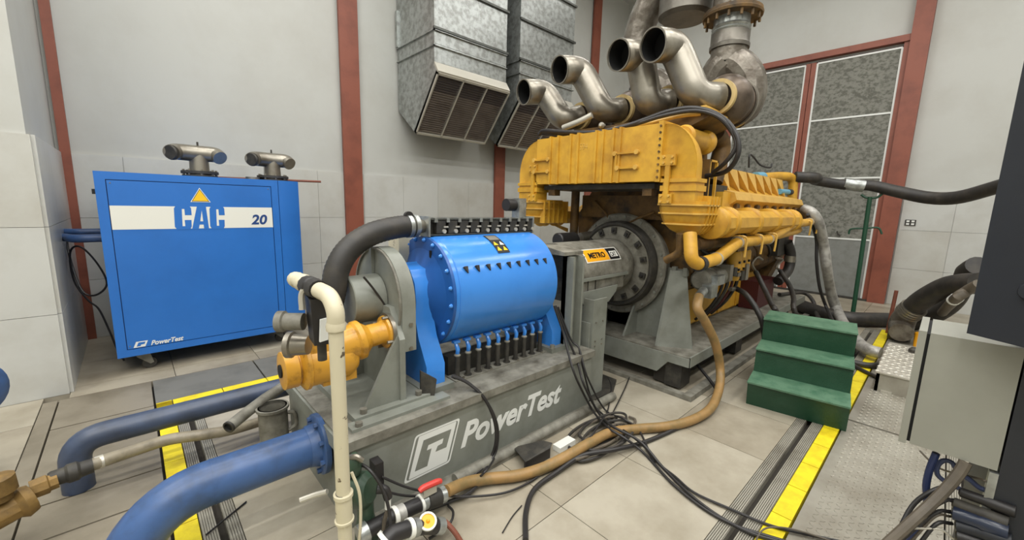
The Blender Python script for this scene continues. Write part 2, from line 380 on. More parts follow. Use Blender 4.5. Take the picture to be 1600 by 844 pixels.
dpart('door_sill', box(nb(), 9.25, 9.38, 0.80, 3.6, 0.0, 0.03), dgreyM)
# wall socket
t = thing('wall_socket', 'grey four-way socket plate on the white tiles right of the panelled door', 'socket', (9.345, 0.43, 1.33))
obj('socket_plate', box(nb(), 9.335, 9.35, 0.37, 0.50, 1.335, 1.43), dgreyM, t, bevel=0.003)
for y in (0.405, 0.465):
    for z in (1.36, 1.405): obj('socket_insert', box(nb(), 9.330, 9.336, y-0.018, y+0.018, z-0.014, z+0.014), whiteM, t)
# ================================================================ VENTILATION DUCTS
def duct(x0, x1, label, rows):
    t = thing('ventilation_duct', label, 'duct', ((x0+x1)/2, 5.6, 2.5), 'galvanised ventilation ducts on the back wall')
    Y0 = 4.985
    prof = [(5.998, 2.88), (5.50, 2.50), (4.90, 3.245), (Y0, 3.36), (Y0, 6.3), (5.998, 6.3)]
    # body is two side cheeks, a front, a soffit lip
    obj('side_sheet', prism(nb(), prof, 'x', x0, x0+0.012), galvM, t)
    obj('side_sheet', prism(nb(), prof, 'x', x1-0.012, x1), galvM, t)
    zs = [3.37, 3.60, 3.76, 4.35, 4.95, 5.6, 6.3]
    for a, b in zip(zs, zs[1:]):
        obj('front_sheet', box(nb(), x0+0.012, x1-0.012, Y0, Y0+0.02, a+0.002, b-0.002), galvM, t)
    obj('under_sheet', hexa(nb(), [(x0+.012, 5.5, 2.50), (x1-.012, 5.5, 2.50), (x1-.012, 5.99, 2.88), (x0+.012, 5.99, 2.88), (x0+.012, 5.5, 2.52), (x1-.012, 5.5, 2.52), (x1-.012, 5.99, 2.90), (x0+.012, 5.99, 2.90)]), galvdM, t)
    obj('front_lip', prism(nb(), [(Y0, 3.37), (Y0-.012, 3.36), (4.885, 3.235), (4.90, 3.215), (4.99, 3.33)], 'x', x0-0.004, x1+0.004), trimM, t)
    for z in (3.57, 3.76):
        b = nb(); box(b, x0-0.025, x1+0.025, Y0-0.028, Y0, z-0.004, z+0.004); box(b, x0-0.025, x0, Y0-0.028, 5.998, z-0.004, z+0.004)
        box(b, x1, x1+0.025, Y0-0.028, 5.998, z-0.004, z+0.004)
        f = obj('flange_bar', b, galvM, t)
    for z in (3.775, 4.36, 4.95):
        b = nb(); box(b, x0-0.02, x1+0.02, Y0-0.03, Y0, z, z+0.03); obj('flange_rail', b, galvdM, t, bevel=0.002, segs=1)
    for z in (3.78,): obj('wall_bracket', box(nb(), x0-0.03, x0, 5.95, 5.998, z, z+0.5), galvM, t)
    # louvre face, slats hang in a sloped frame
    A = Vector((0, 4.895, 3.215)); B = Vector((0, 5.495, 2.495)); d = (B-A); L = d.length; d = d/L; nrm = Vector((0, d.z, -d.y))
    def bar(xa, xb, s0, s1, dep=0.02, off=0.0):
        p = []
        for o_ in (off, off-dep):
            for (xx_, ss) in ((xa, s0), (xb, s0), (xb, s1), (xa, s1)):
                q = A + d*ss + nrm*o_; p.append((xx_, q.y, q.z))
        return hexa(nb(), p)
    obj('louvre_backing', bar(x0, x1, 0, L, 0.01, -0.05 if nrm.z < 0 else -0.05), louvM, t)
    for s0, s1 in ((0, 0.03), (L-0.03, L)): obj('louvre_frame', bar(x0, x1, s0, s1, 0.06, 0.012), trimM, t)
    for k in range(4):
        xa = x0 + (x1-x0)*k/3 - (0.009 if k else 0); xb = xa+0.018
        obj('louvre_frame', bar(xa, xb, 0, L, 0.06, 0.012), trimM, t)
    n = rows
    for c in range(3):
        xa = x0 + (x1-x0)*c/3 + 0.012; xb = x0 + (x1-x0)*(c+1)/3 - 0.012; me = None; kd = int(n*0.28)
        for k in range(n):
            s0 = 0.035 + (L-0.07)*k/n; s1 = s0 + (L-0.07)/n*0.8
            p = []
            for (xx_, ss, oo) in ((xa, s0, 0.0), (xb, s0, 0.0), (xb, s1, -0.022), (xa, s1, -0.022)):
                q = A+d*ss+nrm*oo; p.append((xx_, q.y, q.z))
            for (xx_, ss, oo) in ((xa, s0, -0.004), (xb, s0, -0.004), (xb, s1, -0.026), (xa, s1, -0.026)):
                q = A+d*ss+nrm*oo; p.append((xx_, q.y, q.z))
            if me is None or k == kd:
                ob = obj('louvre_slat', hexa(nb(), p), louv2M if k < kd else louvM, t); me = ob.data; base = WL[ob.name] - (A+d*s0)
            else: inst(me, 'louvre_slat', t, A+d*s0+base)
    return t
duct(3.165, 4.455, 'large galvanised ventilation duct with sloped louvres, the left one of two', 26)
duct(4.74, 6.06, 'galvanised ventilation duct partly behind the open intake pipes, the right one', 22)
# ================================================================ BLUE COOLER CABINET
t = thing('cooler_cabinet', 'large blue steel cabinet on castors with a white stripe and two pipe stubs', 'cabinet', (0.5, 5.0, 0.0))
X0, X1, YF, YB, Z0, Z1 = -0.178, 1.09, 4.55, 5.55, 0.155, 1.678
obj('cabinet_body', box(nb(), X0, X1, YF+0.02, YB, Z0, Z1), cacM, t, bevel=0.006)
b = nb(); box(b, X0, X1, YF, YF+0.02, 1.618, Z1); box(b, X0, X1, YF, YF+0.02, Z0, 0.215); box(b, X0, X0+0.062, YF, YF+0.02, 0.215, 1.618); box(b, 1.032, X1, YF, YF+0.02, 0.215, 1.618)
obj('front_frame', b, cacM, t)
dp = obj('door_panel', box(nb(), X0+0.068, 1.026, YF+0.001, YF+0.02, 0.221, 1.612), cacM, t, bevel=0.003)
obj('panel_gap', box(nb(), X0+0.06, 1.034, YF+0.014, YF+0.0205, 0.213, 1.620), cacdM, t)
prof = [(1.095, 4.552), (1.21, 4.552), (1.29, 4.60), (1.315, 4.70), (1.315, YB), (1.095, YB)]
obj('side_cowl', prism(nb(), prof, 'z', Z0+0.01, Z1), cacM, t, bevel=0.006)
obj('white_stripe', box(nb(), X0+0.068, 1.026, YF-0.0005, YF+0.002, 1.222, 1.413), creamM, dp)
text('numerals', '20', cacdM, dp, plane_mw((0.845, YF-0.0012, 1.255), (1, 0, 0), (0, 0, 1)), 0.125, shear=0.2, offset=0.004, sx=1.0)
text('lettering', 'PowerTest', whiteM, dp, plane_mw((0.035, YF-0.0007, 0.228), (1, 0, 0), (0, 0, 1)), 0.056, shear=0.32, offset=0.0016, sx=0.86)
def decal(name, pts, m, parent, y, th=0.0006):
    return obj(name, prism(nb(), pts, 'y', y-th, y), m, parent, smooth=None)
LC = [(.12, 0), (0, .12), (.05, .88), (.17, 1), (.9, 1), (1, .9), (1, .6), (.62, .6), (.62, .86), (.48, .86), (.43, .14), (.58, .14), (.58, .4), (.96, .4), (.94, .12), (.84, 0)]
LA = [(-.08, 0), (.36, 1), (.92, 1), (1.0, 0), (.68, 0), (.67, .2), (.42, .2), (.33, 0)]
for sh, x0, x1 in ((LC, 0.277, 0.400), (LA, 0.402, 0.515), (LC, 0.524, 0.640)):
    L_ = decal('lettering', [(x0+(x1-x0)*u, 1.2145+0.2065*v) for u, v in sh], cacM, dp, YF-0.0006)
decal('lettering', [(0.402+0.113*u, 1.2145+0.2065*v) for u, v in ((.48, .34), (.63, .8), (.66, .34))], creamM, dp, YF-0.0013)
lg = decal('logo', [(-0.075, 0.226), (-0.055, 0.275), (0.02, 0.275), (0.0, 0.226)], whiteM, dp, YF+0.0005)
decal('logo_gap', [(-0.055, 0.234), (-0.041, 0.267), (0.004, 0.267), (-0.003, 0.249), (-0.026, 0.246), (-0.031, 0.234)], cacM, lg, YF-0.0003)
for s, m, dy in ((1.0, whiteM, 0), (0.88, signkM, 0.0007), (0.78, signyM, 0.0014)):
    cx, cz, a = 0.472, 1.498, 0.072*s
    tri = decal('warning_triangle', [(cx-a, cz-a*0.62), (cx+a, cz-a*0.62), (cx, cz+a*1.12)], m, dp, YF-dy)
for cx, cz in ((-0.095, 0.245), (-0.09, 1.59), (1.005, 1.59)): obj('panel_screw', cyl(nb(), (cx, YF+0.001, cz), (cx, YF-0.002, cz), 0.005, None, 8), steelM, t)
obj('side_latch', box(nb(), X0-0.022, X0, 4.62, 4.66, 1.50, 1.54), signkM, t)
for cx, cy in ((-0.03, 4.66), (1.02, 4.72), (-0.03, 5.42), (1.02, 5.42)):
    c = obj('caster', prism(nb(), [(cx-0.05, Z0), (cx+0.05, Z0), (cx+0.075, 0.05), (cx+0.05, 0.04), (cx-0.03, 0.115)], 'y', cy-0.028, cy+0.028), grey2M, t)
    obj('wheel', cyl(nb(), (cx+0.045, cy-0.02, 0.05), (cx+0.045, cy+0.02, 0.05), 0.0495, None, 18), dgreyM, c)
for cx, cy, yaw in ((0.517, 4.83, 0), (1.13, 4.88, 12)):
    fl = obj('pipe_stub', cyl(nb(), (cx, cy, Z1), (cx, cy, Z1+0.20), 0.078, 0.072, 22), steelM, t)
    obj('flange', cyl(nb(), (cx, cy, Z1+0.032), (cx, cy, Z1+0.055), 0.143, None, 28), dgreyM, fl)
    obj('flange', cyl(nb(), (cx, cy, Z1), (cx, cy, Z1+0.018), 0.135, None, 28), dgreyM, fl)
    for p in circle_pts((cx, cy, Z1+0.0), (0, 0, 1), 0.122, 8): obj('bolt', cyl(nb(), p, p+Vector((0, 0, 0.07)), 0.011, None, 6), steelM, fl)
    dx, dy = math.cos(R(yaw)), math.sin(R(yaw)); c = Vector((cx, cy, Z1+0.215))
    tee = obj('tee_pipe', tube(nb(), [c+Vector((-dx*0.20, -0.10*1.0, -0.015)), c+Vector((-dx*0.15, -0.03, 0)), c, c+Vector((dx*0.12, -0.02, 0)), c+Vector((dx*0.155, -0.075, -0.03))], [0.066, 0.072, 0.074, 0.07, 0.062], 18, 5), steelM, t)
    obj('pipe_mouth', lathe(nb(), c+Vector((-dx*0.204, -0.104, -0.015)), (-dx*.6, -0.5, -.1), [(0.0, 0.066), (0.012, 0.058), (0.006, 0.02)], 18), dgreyM, tee)
    obj('vent_pin', cyl(nb(), c+Vector((0, 0, 0.06)), c+Vector((0, 0, 0.105)), 0.008, None, 8), dgreyM, tee)
obj('flat_cap', cyl(nb(), (0.93, 4.80, Z1), (0.93, 4.80, Z1+0.03), 0.06, None, 20), steelM, t)
solo('red_rod', cyl(nb(), (0.55, 5.0, Z1+0.012), (1.60, 4.86, Z1+0.024), 0.012, None, 8), rustM, 'thin red-brown rod lying on the cabinet top and overhanging its right edge', 'rod')
# cooling water pipes between the wall corner and the cabinet
for k, (z, ya) in enumerate(((1.13, 4.93), (1.165, 5.22))):
    pts = [(-0.462, ya+0.28, z-0.0), (-0.40, ya+0.14, z), (-0.36, ya, z), (-0.19, ya, z)]
    if k: pts = [(-0.462, 5.40, z), (-0.43, 5.27, z), (-0.36, 5.22, z), (-0.19, 5.22, z)]
    solo('water_pipe', tube(nb(), elbowed(pts, 0.07), 0.034 if not k else 0.03, 12, smooth=False), pipeM,
         ('blue pipe into the left side of the blue cabinet, the nearer and lower one', 'blue pipe into the left side of the blue cabinet, the rear upper one')[k], 'pipe', 'blue pipes beside the cabinet')
solo('hanging_cable', tube(nb(), [(-0.43, 5.35, 1.12), (-0.41, 5.2, 0.9), (-0.36, 5.1, 0.66), (-0.28, 5.05, 0.62), (-0.20, 5.0, 0.72), (-0.24, 5.0, 0.9), (-0.33, 5.05, 1.05), (-0.40, 5.1, 1.0), (-0.40, 5.1, 0.75), (-0.33, 5.05, 0.58), (-0.27, 5.0, 0.5), (-0.22, 4.95, 0.3), (-0.19, 4.9, 0.16), (-0.15, 4.85, 0.04)], 0.008, 6), cableM,
     'black cable looped behind the left edge of the blue cabinet down to the floor', 'cable')
solo('grey_cable_loop', tube(nb(), [(-0.445, 5.3, 1.1), (-0.44, 5.0, 0.85), (-0.44, 4.93, 0.6), (-0.44, 5.02, 0.52), (-0.44, 5.14, 0.62), (-0.44, 5.18, 0.9), (-0.445, 5.35, 1.1)], 0.007, 6), soilM,
     'thin grey cable loop hanging on the tiles in the left wall corner', 'cable')

# ================================================================ DYNAMOMETER
AX, AZ = 2.15, 0.965
t = thing('dynamometer', 'blue drum dynamometer on a long grey steel base with white lettering', 'machine', (1.5, 2.15, 0.0))
BY0, BY1, BX0, BX1, BZ = 1.70, 2.62, 0.605, 2.465, 0.44
base = obj('base', box(nb(), BX0+0.012, BX1-0.02, BY0+0.001, BY1, 0.0, 0.395), greyM, t, bevel=0.006)
lip = obj('base_top_plate', box(nb(), BX0, BX1, BY0-0.018, BY1+0.02, 0.395, BZ), grey2M, t, bevel=0.006)
obj('base_end_rim', box(nb(), BX0-0.012, BX0+0.02, BY0+0.03, BY1, 0.36, 0.43), greyM, base, bevel=0.004)
obj('base_foot', box(nb(), BX0+0.1, BX1+0.05, BY0-0.10, BY0+0.01, 0.0, 0.018), grey2M, base)
YL = BY0
PX = lambda *q: [(a[0], a[2]) for a in q]
def ringdecal(outer, k, m, parent, y):
    """thin outline between a polygon and its inset"""
    n = len(outer); cx = sum(p[0] for p in outer)/n; cz = sum(p[1] for p in outer)/n
    bm = nb(); inn = [(cx+(p[0]-cx)*k, cz+(p[1]-cz)*k*0.985) for p in outer]
    for i in range(n):
        j = (i+1) % n
        v = [bm.verts.new((q[0], y-0.001, q[1])) for q in (outer[i], outer[j], inn[j], inn[i])]; bm.faces.new(v)
    bmesh.ops.remove_doubles(bm, verts=bm.verts, dist=1e-6)
    return obj('logo_outline', bm, m, parent, smooth=None)
def rnd(poly, r=0.02, n=4):
    pts = [(p[0], 0, p[1]) for p in poly]; out = []
    for i in range(len(pts)):
        a, b_, c = Vector(pts[i-1]), Vector(pts[i]), Vector(pts[(i+1) % len(pts)])
        s = b_+(a-b_).normalized()*r; e = b_+(c-b_).normalized()*r
        for k in range(n+1):
            q = k/n; v = s*(1-q)**2+b_*2*q*(1-q)+e*q*q; out.append((v.x, v.z))
    return out
ringdecal(rnd([(0.888, 0.094), (0.958, 0.333), (1.236, 0.333), (1.166, 0.094)]), 0.93, whiteM, base, YL)
decal('logo_block', rnd([(0.917, 0.106), (0.980, 0.320), (1.212, 0.320), (1.149, 0.106)], 0.006), whiteM, base, YL+0.0005)
decal('logo_cutout', PX((0.952, 1.700, 0.137), (1.005, 1.700, 0.289), (1.177, 1.700, 0.287), (1.145, 1.700, 0.193), (1.076, 1.700, 0.195), (1.090, 1.700, 0.223), (1.119, 1.700, 0.226), (1.127, 1.700, 0.253), (1.033, 1.700, 0.251), (1.023, 1.700, 0.225), (1.052, 1.700, 0.225), (1.025, 1.700, 0.135)), greyM, base, YL-0.0002)
text('lettering', 'PowerTest', whiteM, base, plane_mw((1.235, YL-0.0008, 0.150), (1, 0, 0), (0, 0, 1)), 0.195, shear=0.34, offset=0.0062, sx=0.965, spacing=1.0)
# pedestals
def pedestal(x0, x1, name='bearing_pedestal'):
    o = []
    for s in (-1, 1):
        pr = []
        for (dy, z) in ((-0.13, 0.96), (-0.16, 0.88), (-0.155, 0.80), (-0.19, 0.70), (-0.26, 0.60), (-0.265, 0.47), (0, 0.47), (0, 1.12), (-0.09, 1.08)):
            pr.append((AX + s*(-dy)*1.0 if s > 0 else AX+dy, z))
        o.append(pr)
    pr = [(AX-0.27, 0.475), (AX-0.27, 0.59), (AX-0.185, 0.74), (AX-0.155, 0.84), (AX-0.165, 0.95), (AX-0.15, 1.05), (AX-0.10, 1.12), (AX, 1.15), (AX+0.10, 1.12), (AX+0.15, 1.05), (AX+0.165, 0.95), (AX+0.155, 0.84), (AX+0.185, 0.74), (AX+0.27, 0.59), (AX+0.27, 0.475)]
    p = obj(name, prism(nb(), pr, 'x', x0, x1), drumM, t, bevel=0.008)
    obj('foot_block', box(nb(), x0-0.04, x1+0.04, AX-0.31, AX+0.31, BZ, 0.475), greyM, p, bevel=0.004)
    for y in (AX-0.295,): obj('bolt', cyl(nb(), (x0-0.02, y, 0.475), (x0-0.02, y, 0.50), 0.018, None, 10), grey2M, p)
pedestal(1.135, 1.255); pedestal(2.19, 2.29)
drum = obj('drum', lathe(nb(), (1.292, AX, AZ), (1, 0, 0), [(0, 0.335), (0.022, 0.337), (0.0221, 0.331), (0.03, 0.340), (0.80, 0.345), (0.843, 0.345), (0.85, 0.335)], 72), drumM, t, smooth=30)
fc = obj('drum_end_flange', lathe(nb(), (1.27, AX, AZ), (1, 0, 0), [(0, 0.30), (0.004, 0.334), (0.022, 0.336)], 72), drumdM, t)
obj('end_cone', lathe(nb(), (1.10, AX, AZ), (1, 0, 0), [(0, 0.135), (0.10, 0.15), (0.14, 0.19), (0.165, 0.25), (0.172, 0.27)], 48), drumdM, t)
for p in circle_pts((1.27, AX, AZ), (1, 0, 0), 0.318, 20, 0.1): obj('bolt', lathe(nb(), p, (-1, 0, 0), [(0, 0.013), (0.006, 0.013), (0.016, 0.006)], 8), drumM, fc)
obj('slot', box(nb(), 1.262, 1.272, AX-0.115, AX-0.098, 1.165, 1.225), holeM, fc)
# sensors row on drum
me = None
for k in range(9):
    x = 1.375 + k*0.083; a = R(151)
    if me is None:
        b = nb(); c = Vector((x, AX+0.345*math.cos(a), AZ+0.345*math.sin(a)))
        n_ = Vector((0, math.cos(a), math.sin(a))); tt = Vector((0, -n_.z, n_.y))
        if tt.z < 0: tt = -tt
        q = [c+Vector((-0.013, 0, 0))+tt*0.012, c+Vector((0.013, 0, 0))+tt*0.012, c+Vector((0.013, 0, 0))-tt*0.026, c+Vector((0.004, 0, 0))-tt*0.018]
        hexa(b, [v-n_*0.01 for v in q]+[q[0]+n_*0.014, q[1]+n_*0.014, q[2]+n_*0.002, q[3]+n_*0.006])
        ob = obj('drain_plug', b, dgreyM, drum); me = ob.data; bo = WL[ob.name]
    else: inst(me, 'drain_plug', drum, bo+Vector((k*0.083, 0, 0)))
# warning label on drum
def ondrum(x, a, r=0.346): return Vector((x, AX+r*math.cos(R(a)), AZ+r*math.sin(R(a))))
def drumdecal(name, xa, xb, a0, a1, m, r=0.3468, parent=None):
    b = nb(); n = 6; rows = [[b.verts.new(ondrum(x, a0+(a1-a0)*i/n, r)) for x in (xa, xb)] for i in range(n+1)]
    for p, q in zip(rows, rows[1:]): b.faces.new((p[0], p[1], q[1], q[0]))
    return obj(name, b, m, parent)
ld = drumdecal('warning_label', 1.665, 1.765, 106, 137, signkM, parent=drum)
for (x, a) in ((1.69, 123), (1.74, 123), (1.69, 131), (1.74, 131)):
    b = nb(); s = 0.018; v = [b.verts.new(ondrum(x+dx, a+da, 0.3476)) for dx, da in ((-s, 3), (s, 3), (0, -3))]; b.faces.new(v)
    obj('hazard_triangle', b, signyM if (x, a) != (1.74, 123) else creamM, ld)
drumdecal('label_panel', 1.672, 1.755, 108, 117, plate2M, 0.3476, ld)
# clamp pins below
proto = None
for k in range(10):
    x = 1.375 + k*0.0815
    if proto is None:
        y = 1.925
        pr_ = obj('drain_tube', cyl(nb(), (x, y, BZ), (x, y, 0.585), 0.0155, None, 12), dgreyM, t)
        c1 = obj('tube_cap', lathe(nb(), (x, y, 0.585), (0, 0, 1), [(0, 0.0165), (0.008, 0.021), (0.014, 0.018), (0.018, 0.012)], 12), grey2M, pr_)
        c2 = obj('clamp_arm', tube(nb(), [(x, y, 0.60), (x, y-0.004, 0.63), (x, y+0.01, 0.655), (x, y+0.02, 0.675)], [0.012, 0.014, 0.012, 0.008], 8, 3), drumM, pr_)
        c3 = obj('clamp_head', box(nb(), x-0.022, x+0.022, y+0.0, y+0.03, 0.668, 0.682), drumM, pr_, bevel=0.003)
        c4 = obj('tube_foot', cyl(nb(), (x, y, BZ), (x, y, BZ+0.012), 0.026, None, 12), dgreyM, pr_)
        proto = [(c.data, c.name.split('.')[0], WL[c.name]) for c in (c1, c2, c3, c4)]; po = WL[pr_.name]; pm = pr_.data
    else:
        d = Vector((0.0815*k, 0, 0)); pp = inst(pm, 'drain_tube', t, po+d)
        for me_, nm, l_ in proto: inst(me_, nm, pp, l_+d)
obj('rear_manifold', box(nb(), 1.36, 2.16, 2.0, 2.08, BZ, 0.56), dgreyM, t, bevel=0.01)
obj('tube_strip', box(nb(), 1.34, 2.17, 1.888, 1.985, BZ, BZ+0.008), grey2M, t)
for x in (1.40, 1.62, 1.86, 2.10): obj('bolt', cyl(nb(), (x, 1.895, BZ+.008), (x, 1.895, BZ+0.018), 0.009, None, 6), steelM, t)
# guard housing at left end
g = obj('guard_housing', prism(nb(), [(AX-0.287, 0.72), (AX-0.287, AZ)] + [(AX-0.287*math.cos(R(a)), AZ+0.287*math.sin(R(a))) for a in range(10, 180, 10)] + [(AX+0.287, AZ), (AX+0.287, 0.72)], 'x', 0.985, 1.062), greyM, t, bevel=0.004)
obj('guard_support', prism(nb(), [(1.84, BZ+0.03), (1.84, 0.80), (AX-0.2, 0.95), (AX+0.2, 0.95), (2.46, 0.80), (2.46, BZ+0.03)], 'x', 0.955, 0.986), greyM, t)
b = nb(); ringband(b, (0.972, AX, AZ), (1, 0, 0), 0.275, 0.283, 0, 0.014, 48); obj('guard_seam', b, grey2M, g)
obj('guard_rib', box(nb(), 0.967, 0.986, AX+0.03, AX+0.055, 1.10, 1.243), greyM, g)
for z in (0.735, 0.865): obj('bolt', cyl(nb(), (1.03, AX-0.287, z), (1.03, AX-0.296, z), 0.011, None, 6), steelM, g)
obj('guard_gusset', prism(nb(), [(0.955, 0.83), (0.955, BZ+0.03), (0.765, BZ+0.03)], 'y', 1.855, 1.875), greyM, t)
obj('guard_gusset', prism(nb(), [(0.955, 0.83), (0.955, BZ+0.03), (0.70, BZ+0.03)], 'y', 2.30, 2.32), greyM, t)
pf = obj('support_foot', box(nb(), 0.70, 1.115, 1.81, 2.5, BZ, BZ+0.03), greyM, t, bevel=0.004)
for x, y in ((0.755, 1.84), (1.06, 1.84)): obj('bolt', cyl(nb(), (x, y, BZ+.03), (x, y, BZ+0.055), 0.018, None, 8), grey2M, pf)
obj('base_pad', box(nb(), 0.66, 1.20, 1.745, 1.82, BZ, BZ+0.016), greyM, t, bevel=0.003)
obj('bolt', cyl(nb(), (0.70, 1.765, BZ+.016), (0.70, 1.765, BZ+0.035), 0.018, None, 8), grey2M, t)
obj('shaft_cover', lathe(nb(), (0.81, AX, AZ+0.005), (1, 0, 0), [(0, 0.125), (0.004, 0.130), (0.17, 0.132)], 48), greyM, t)
fq = [(1.075, 1.84, 0.462), (1.135, 1.80, 0.455), (1.150, 1.80, 0.545), (1.075, 1.84, 0.60)]
obj('rubber_flap', hexa(nb(), fq+[(a, b_+0.012, c_+0.004) for a, b_, c_ in fq]), dgreyM, t)
obj('cover_cable', tube(nb(), [(0.853, 2.020, 1.114), (0.892, 2.020, 1.062), (0.932, 2.020, 1.002), (0.971, 2.020, 0.936)], 0.006, 6), cableM, t)
# water manifold rail above the drum
rl = obj('manifold_rail', box(nb(), 1.30, 2.15, AX-0.01, AX+0.05, 1.312, 1.405), dgreyM, t)
b = nb(); 
for z in (1.306, 1.400): box(b, 1.285, 2.175, AX-0.055, AX+0.06, z, z+0.008)
obj('rail_flange', b, galvdM, rl)
obj('rail_end_plate', box(nb(), 1.283, 1.296, AX-0.06, AX+0.06, 1.30, 1.42), galvM, rl); obj('rail_end_plate', box(nb(), 2.165, 2.178, AX-0.06, AX+0.06, 1.30, 1.42), galvM, rl)
for k in range(10):
    x = 1.345 + k*0.086
    v = obj('rail_block', box(nb(), x, x+0.064, AX-0.05, AX-0.01, 1.318, 1.396), dgreyM, rl, bevel=0.004)
    obj('rail_lug', box(nb(), x-0.018, x+0.004, AX-0.058, AX-0.02, 1.385, 1.412), galvM, v)
    obj('rail_screw', cyl(nb(), (x+0.050, AX-0.050, 1.330), (x+0.050, AX-0.062, 1.330), 0.013, None, 10), trimM, v)
    obj('rail_pin', box(nb(), x+0.050, x+0.080, AX-0.056, AX-0.048, 1.352, 1.362), trimM, v)
# frame post right end of base
p = obj('end_post', box(nb(), 2.30, 2.43, 1.86, 1.90, 0.44, 1.14), greyM, t); obj('post_flange', box(nb(), 2.30, 2.32, 1.80, 1.90, 0.44, 1.14), greyM, p); obj('post_flange', box(nb(), 2.41, 2.43, 1.80, 1.90, 0.44, 1.14), greyM, p)
obj('end_post_top', prism(nb(), [(1.84, 1.15), (1.84, 1.175), (2.05, 1.205), (2.4, 1.175), (2.4, 1.15)], 'x', 2.24, 2.46), grey2M, t)
mo = obj('black_motor', cyl(nb(), (2.02, AX+0.08, 1.50), (2.19, AX+0.08, 1.50), 0.045, None, 20), cableM, t); obj('motor_bracket', box(nb(), 2.10, 2.17, AX+0.02, AX+0.10, 1.41, 1.55), galvM, mo)
# ================================================================ SHAFT GUARD between dynamometer and engine
t = thing('shaft_guard', 'grey drive shaft guard with a yellow and black sticker between drum and flywheel', 'guard', (2.85, 2.15, 0.0))
arc = [(AX-0.27*math.cos(R(a)), 0.95+0.257*math.sin(R(a))) for a in range(0, 181, 12)]
hood = obj('guard_hood', prism(nb(), arc, 'x', 2.47, 3.20), grey2M, t, bevel=0.003)
obj('guard_cone', lathe(nb(), (3.18, AX, AZ), (1, 0, 0), [(0, 0.25), (0.12, 0.25), (0.17, 0.225), (0.19, 0.22)], 36), grey2M, t)
obj('lower_shell', prism(nb(), [(AX-0.265, 0.95), (AX-0.265, 0.82), (AX-0.18, 0.74), (AX+0.18, 0.74), (AX+0.265, 0.82), (AX+0.265, 0.95)], 'x', 2.50, 3.12), grey2M, t, bevel=0.004)
obj('hood_edge', box(nb(), 2.47, 3.16, AX-0.285, AX-0.262, 0.925, 0.948), greyM, t, bevel=0.003)
for x in (2.60, 2.70): obj('hood_seam', box(nb(), x-0.003, x+0.003, AX-0.271, AX-0.263, 0.83, 0.925), dgreyM, t)
obj('side_plate', prism(nb(), [(2.46, 0.845), (2.98, 0.855), (2.96, 0.80), (2.86, 0.725), (2.54, 0.725), (2.46, 0.80)], 'y', 1.852, 1.864), greyM, t)
def onhood(x, a, r=1.0):
    return Vector((x, AX-0.272*math.cos(R(a)), 0.95+0.259*math.sin(R(a))))
def hoodpatch(name, xa, xb, a0, a1, m, off, par):
    bm = nb(); n = 5; rows = []
    for i in range(n+1):
        a = a0+(a1-a0)*i/n; nn = Vector((0, -math.cos(R(a)), math.sin(R(a))))
        rows.append([bm.verts.new(onhood(x, a)+nn*off) for x in (xa, xb)])
    for p, q in zip(rows, rows[1:]): bm.faces.new((p[0], p[1], q[1], q[0]))
    return obj(name, bm, m, par)
st = hoodpatch('sticker', 2.60, 3.09, 25, 53, creamM, 0.002, hood)
hoodpatch('sticker_amber', 2.612, 2.925, 27, 51, orangeM, 0.003, st)
hoodpatch('sticker_black', 2.93, 3.078, 27, 51, signkM, 0.003, st)
aa = R(38); nn = Vector((0, -math.cos(aa), math.sin(aa))); up = Vector((0, math.sin(aa), math.cos(aa)))
pc = onhood(2.655, 38)+nn*0.0055-up*0.022
text('lettering', 'METRO', signkM, st, plane_mw(pc, (1, 0, 0), up), 0.068, offset=0.0018, sx=1.0)
pc = onhood(2.957, 38)+nn*0.0055-up*0.024
obj('sticker_white', hexa(nb(), [pc-up*0.006+Vector((-0.006, 0, 0)), pc-up*0.006+Vector((0.098, 0, 0)), pc+up*0.05+Vector((0.098, 0, 0)), pc+up*0.05+Vector((-0.006, 0, 0))]+[q+nn*0.0005 for q in (pc-up*0.006+Vector((-0.006, 0, 0)), pc-up*0.006+Vector((0.098, 0, 0)), pc+up*0.05+Vector((0.098, 0, 0)), pc+up*0.05+Vector((-0.006, 0, 0)))]), creamM, st)
text('lettering', 'CAT', signkM, st, plane_mw(pc+nn*0.001, (1, 0, 0), up), 0.056, offset=0.001, sx=0.72)
obj('front_leg', box(nb(), 2.52, 2.70, 1.76, 1.775, 0.02, 0.80), greyM, t)
obj('leg_web', box(nb(), 2.52, 2.535, 1.775, 1.95, 0.02, 0.80), greyM, t)
obj('rear_leg', box(nb(), 2.52, 2.70, 2.5, 2.515, 0.02, 0.80), greyM, t)
obj('cross_brace', box(nb(), 2.50, 2.515, 1.775, 2.5, 0.32, 0.62), greyM, t)
for x in (2.56, 2.65):
    for z in (0.47, 0.62, 0.43): obj('bolt', cyl(nb(), (x, 1.76, z), (x, 1.752, z), 0.006, None, 6), steelM, t)
obj('foot_plate', prism(nb(), [(2.48, 1.70), (2.78, 1.70), (2.98, 1.80), (2.98, 1.98), (2.48, 1.98)], 'z', 0.001, 0.02), dgreyM, t)
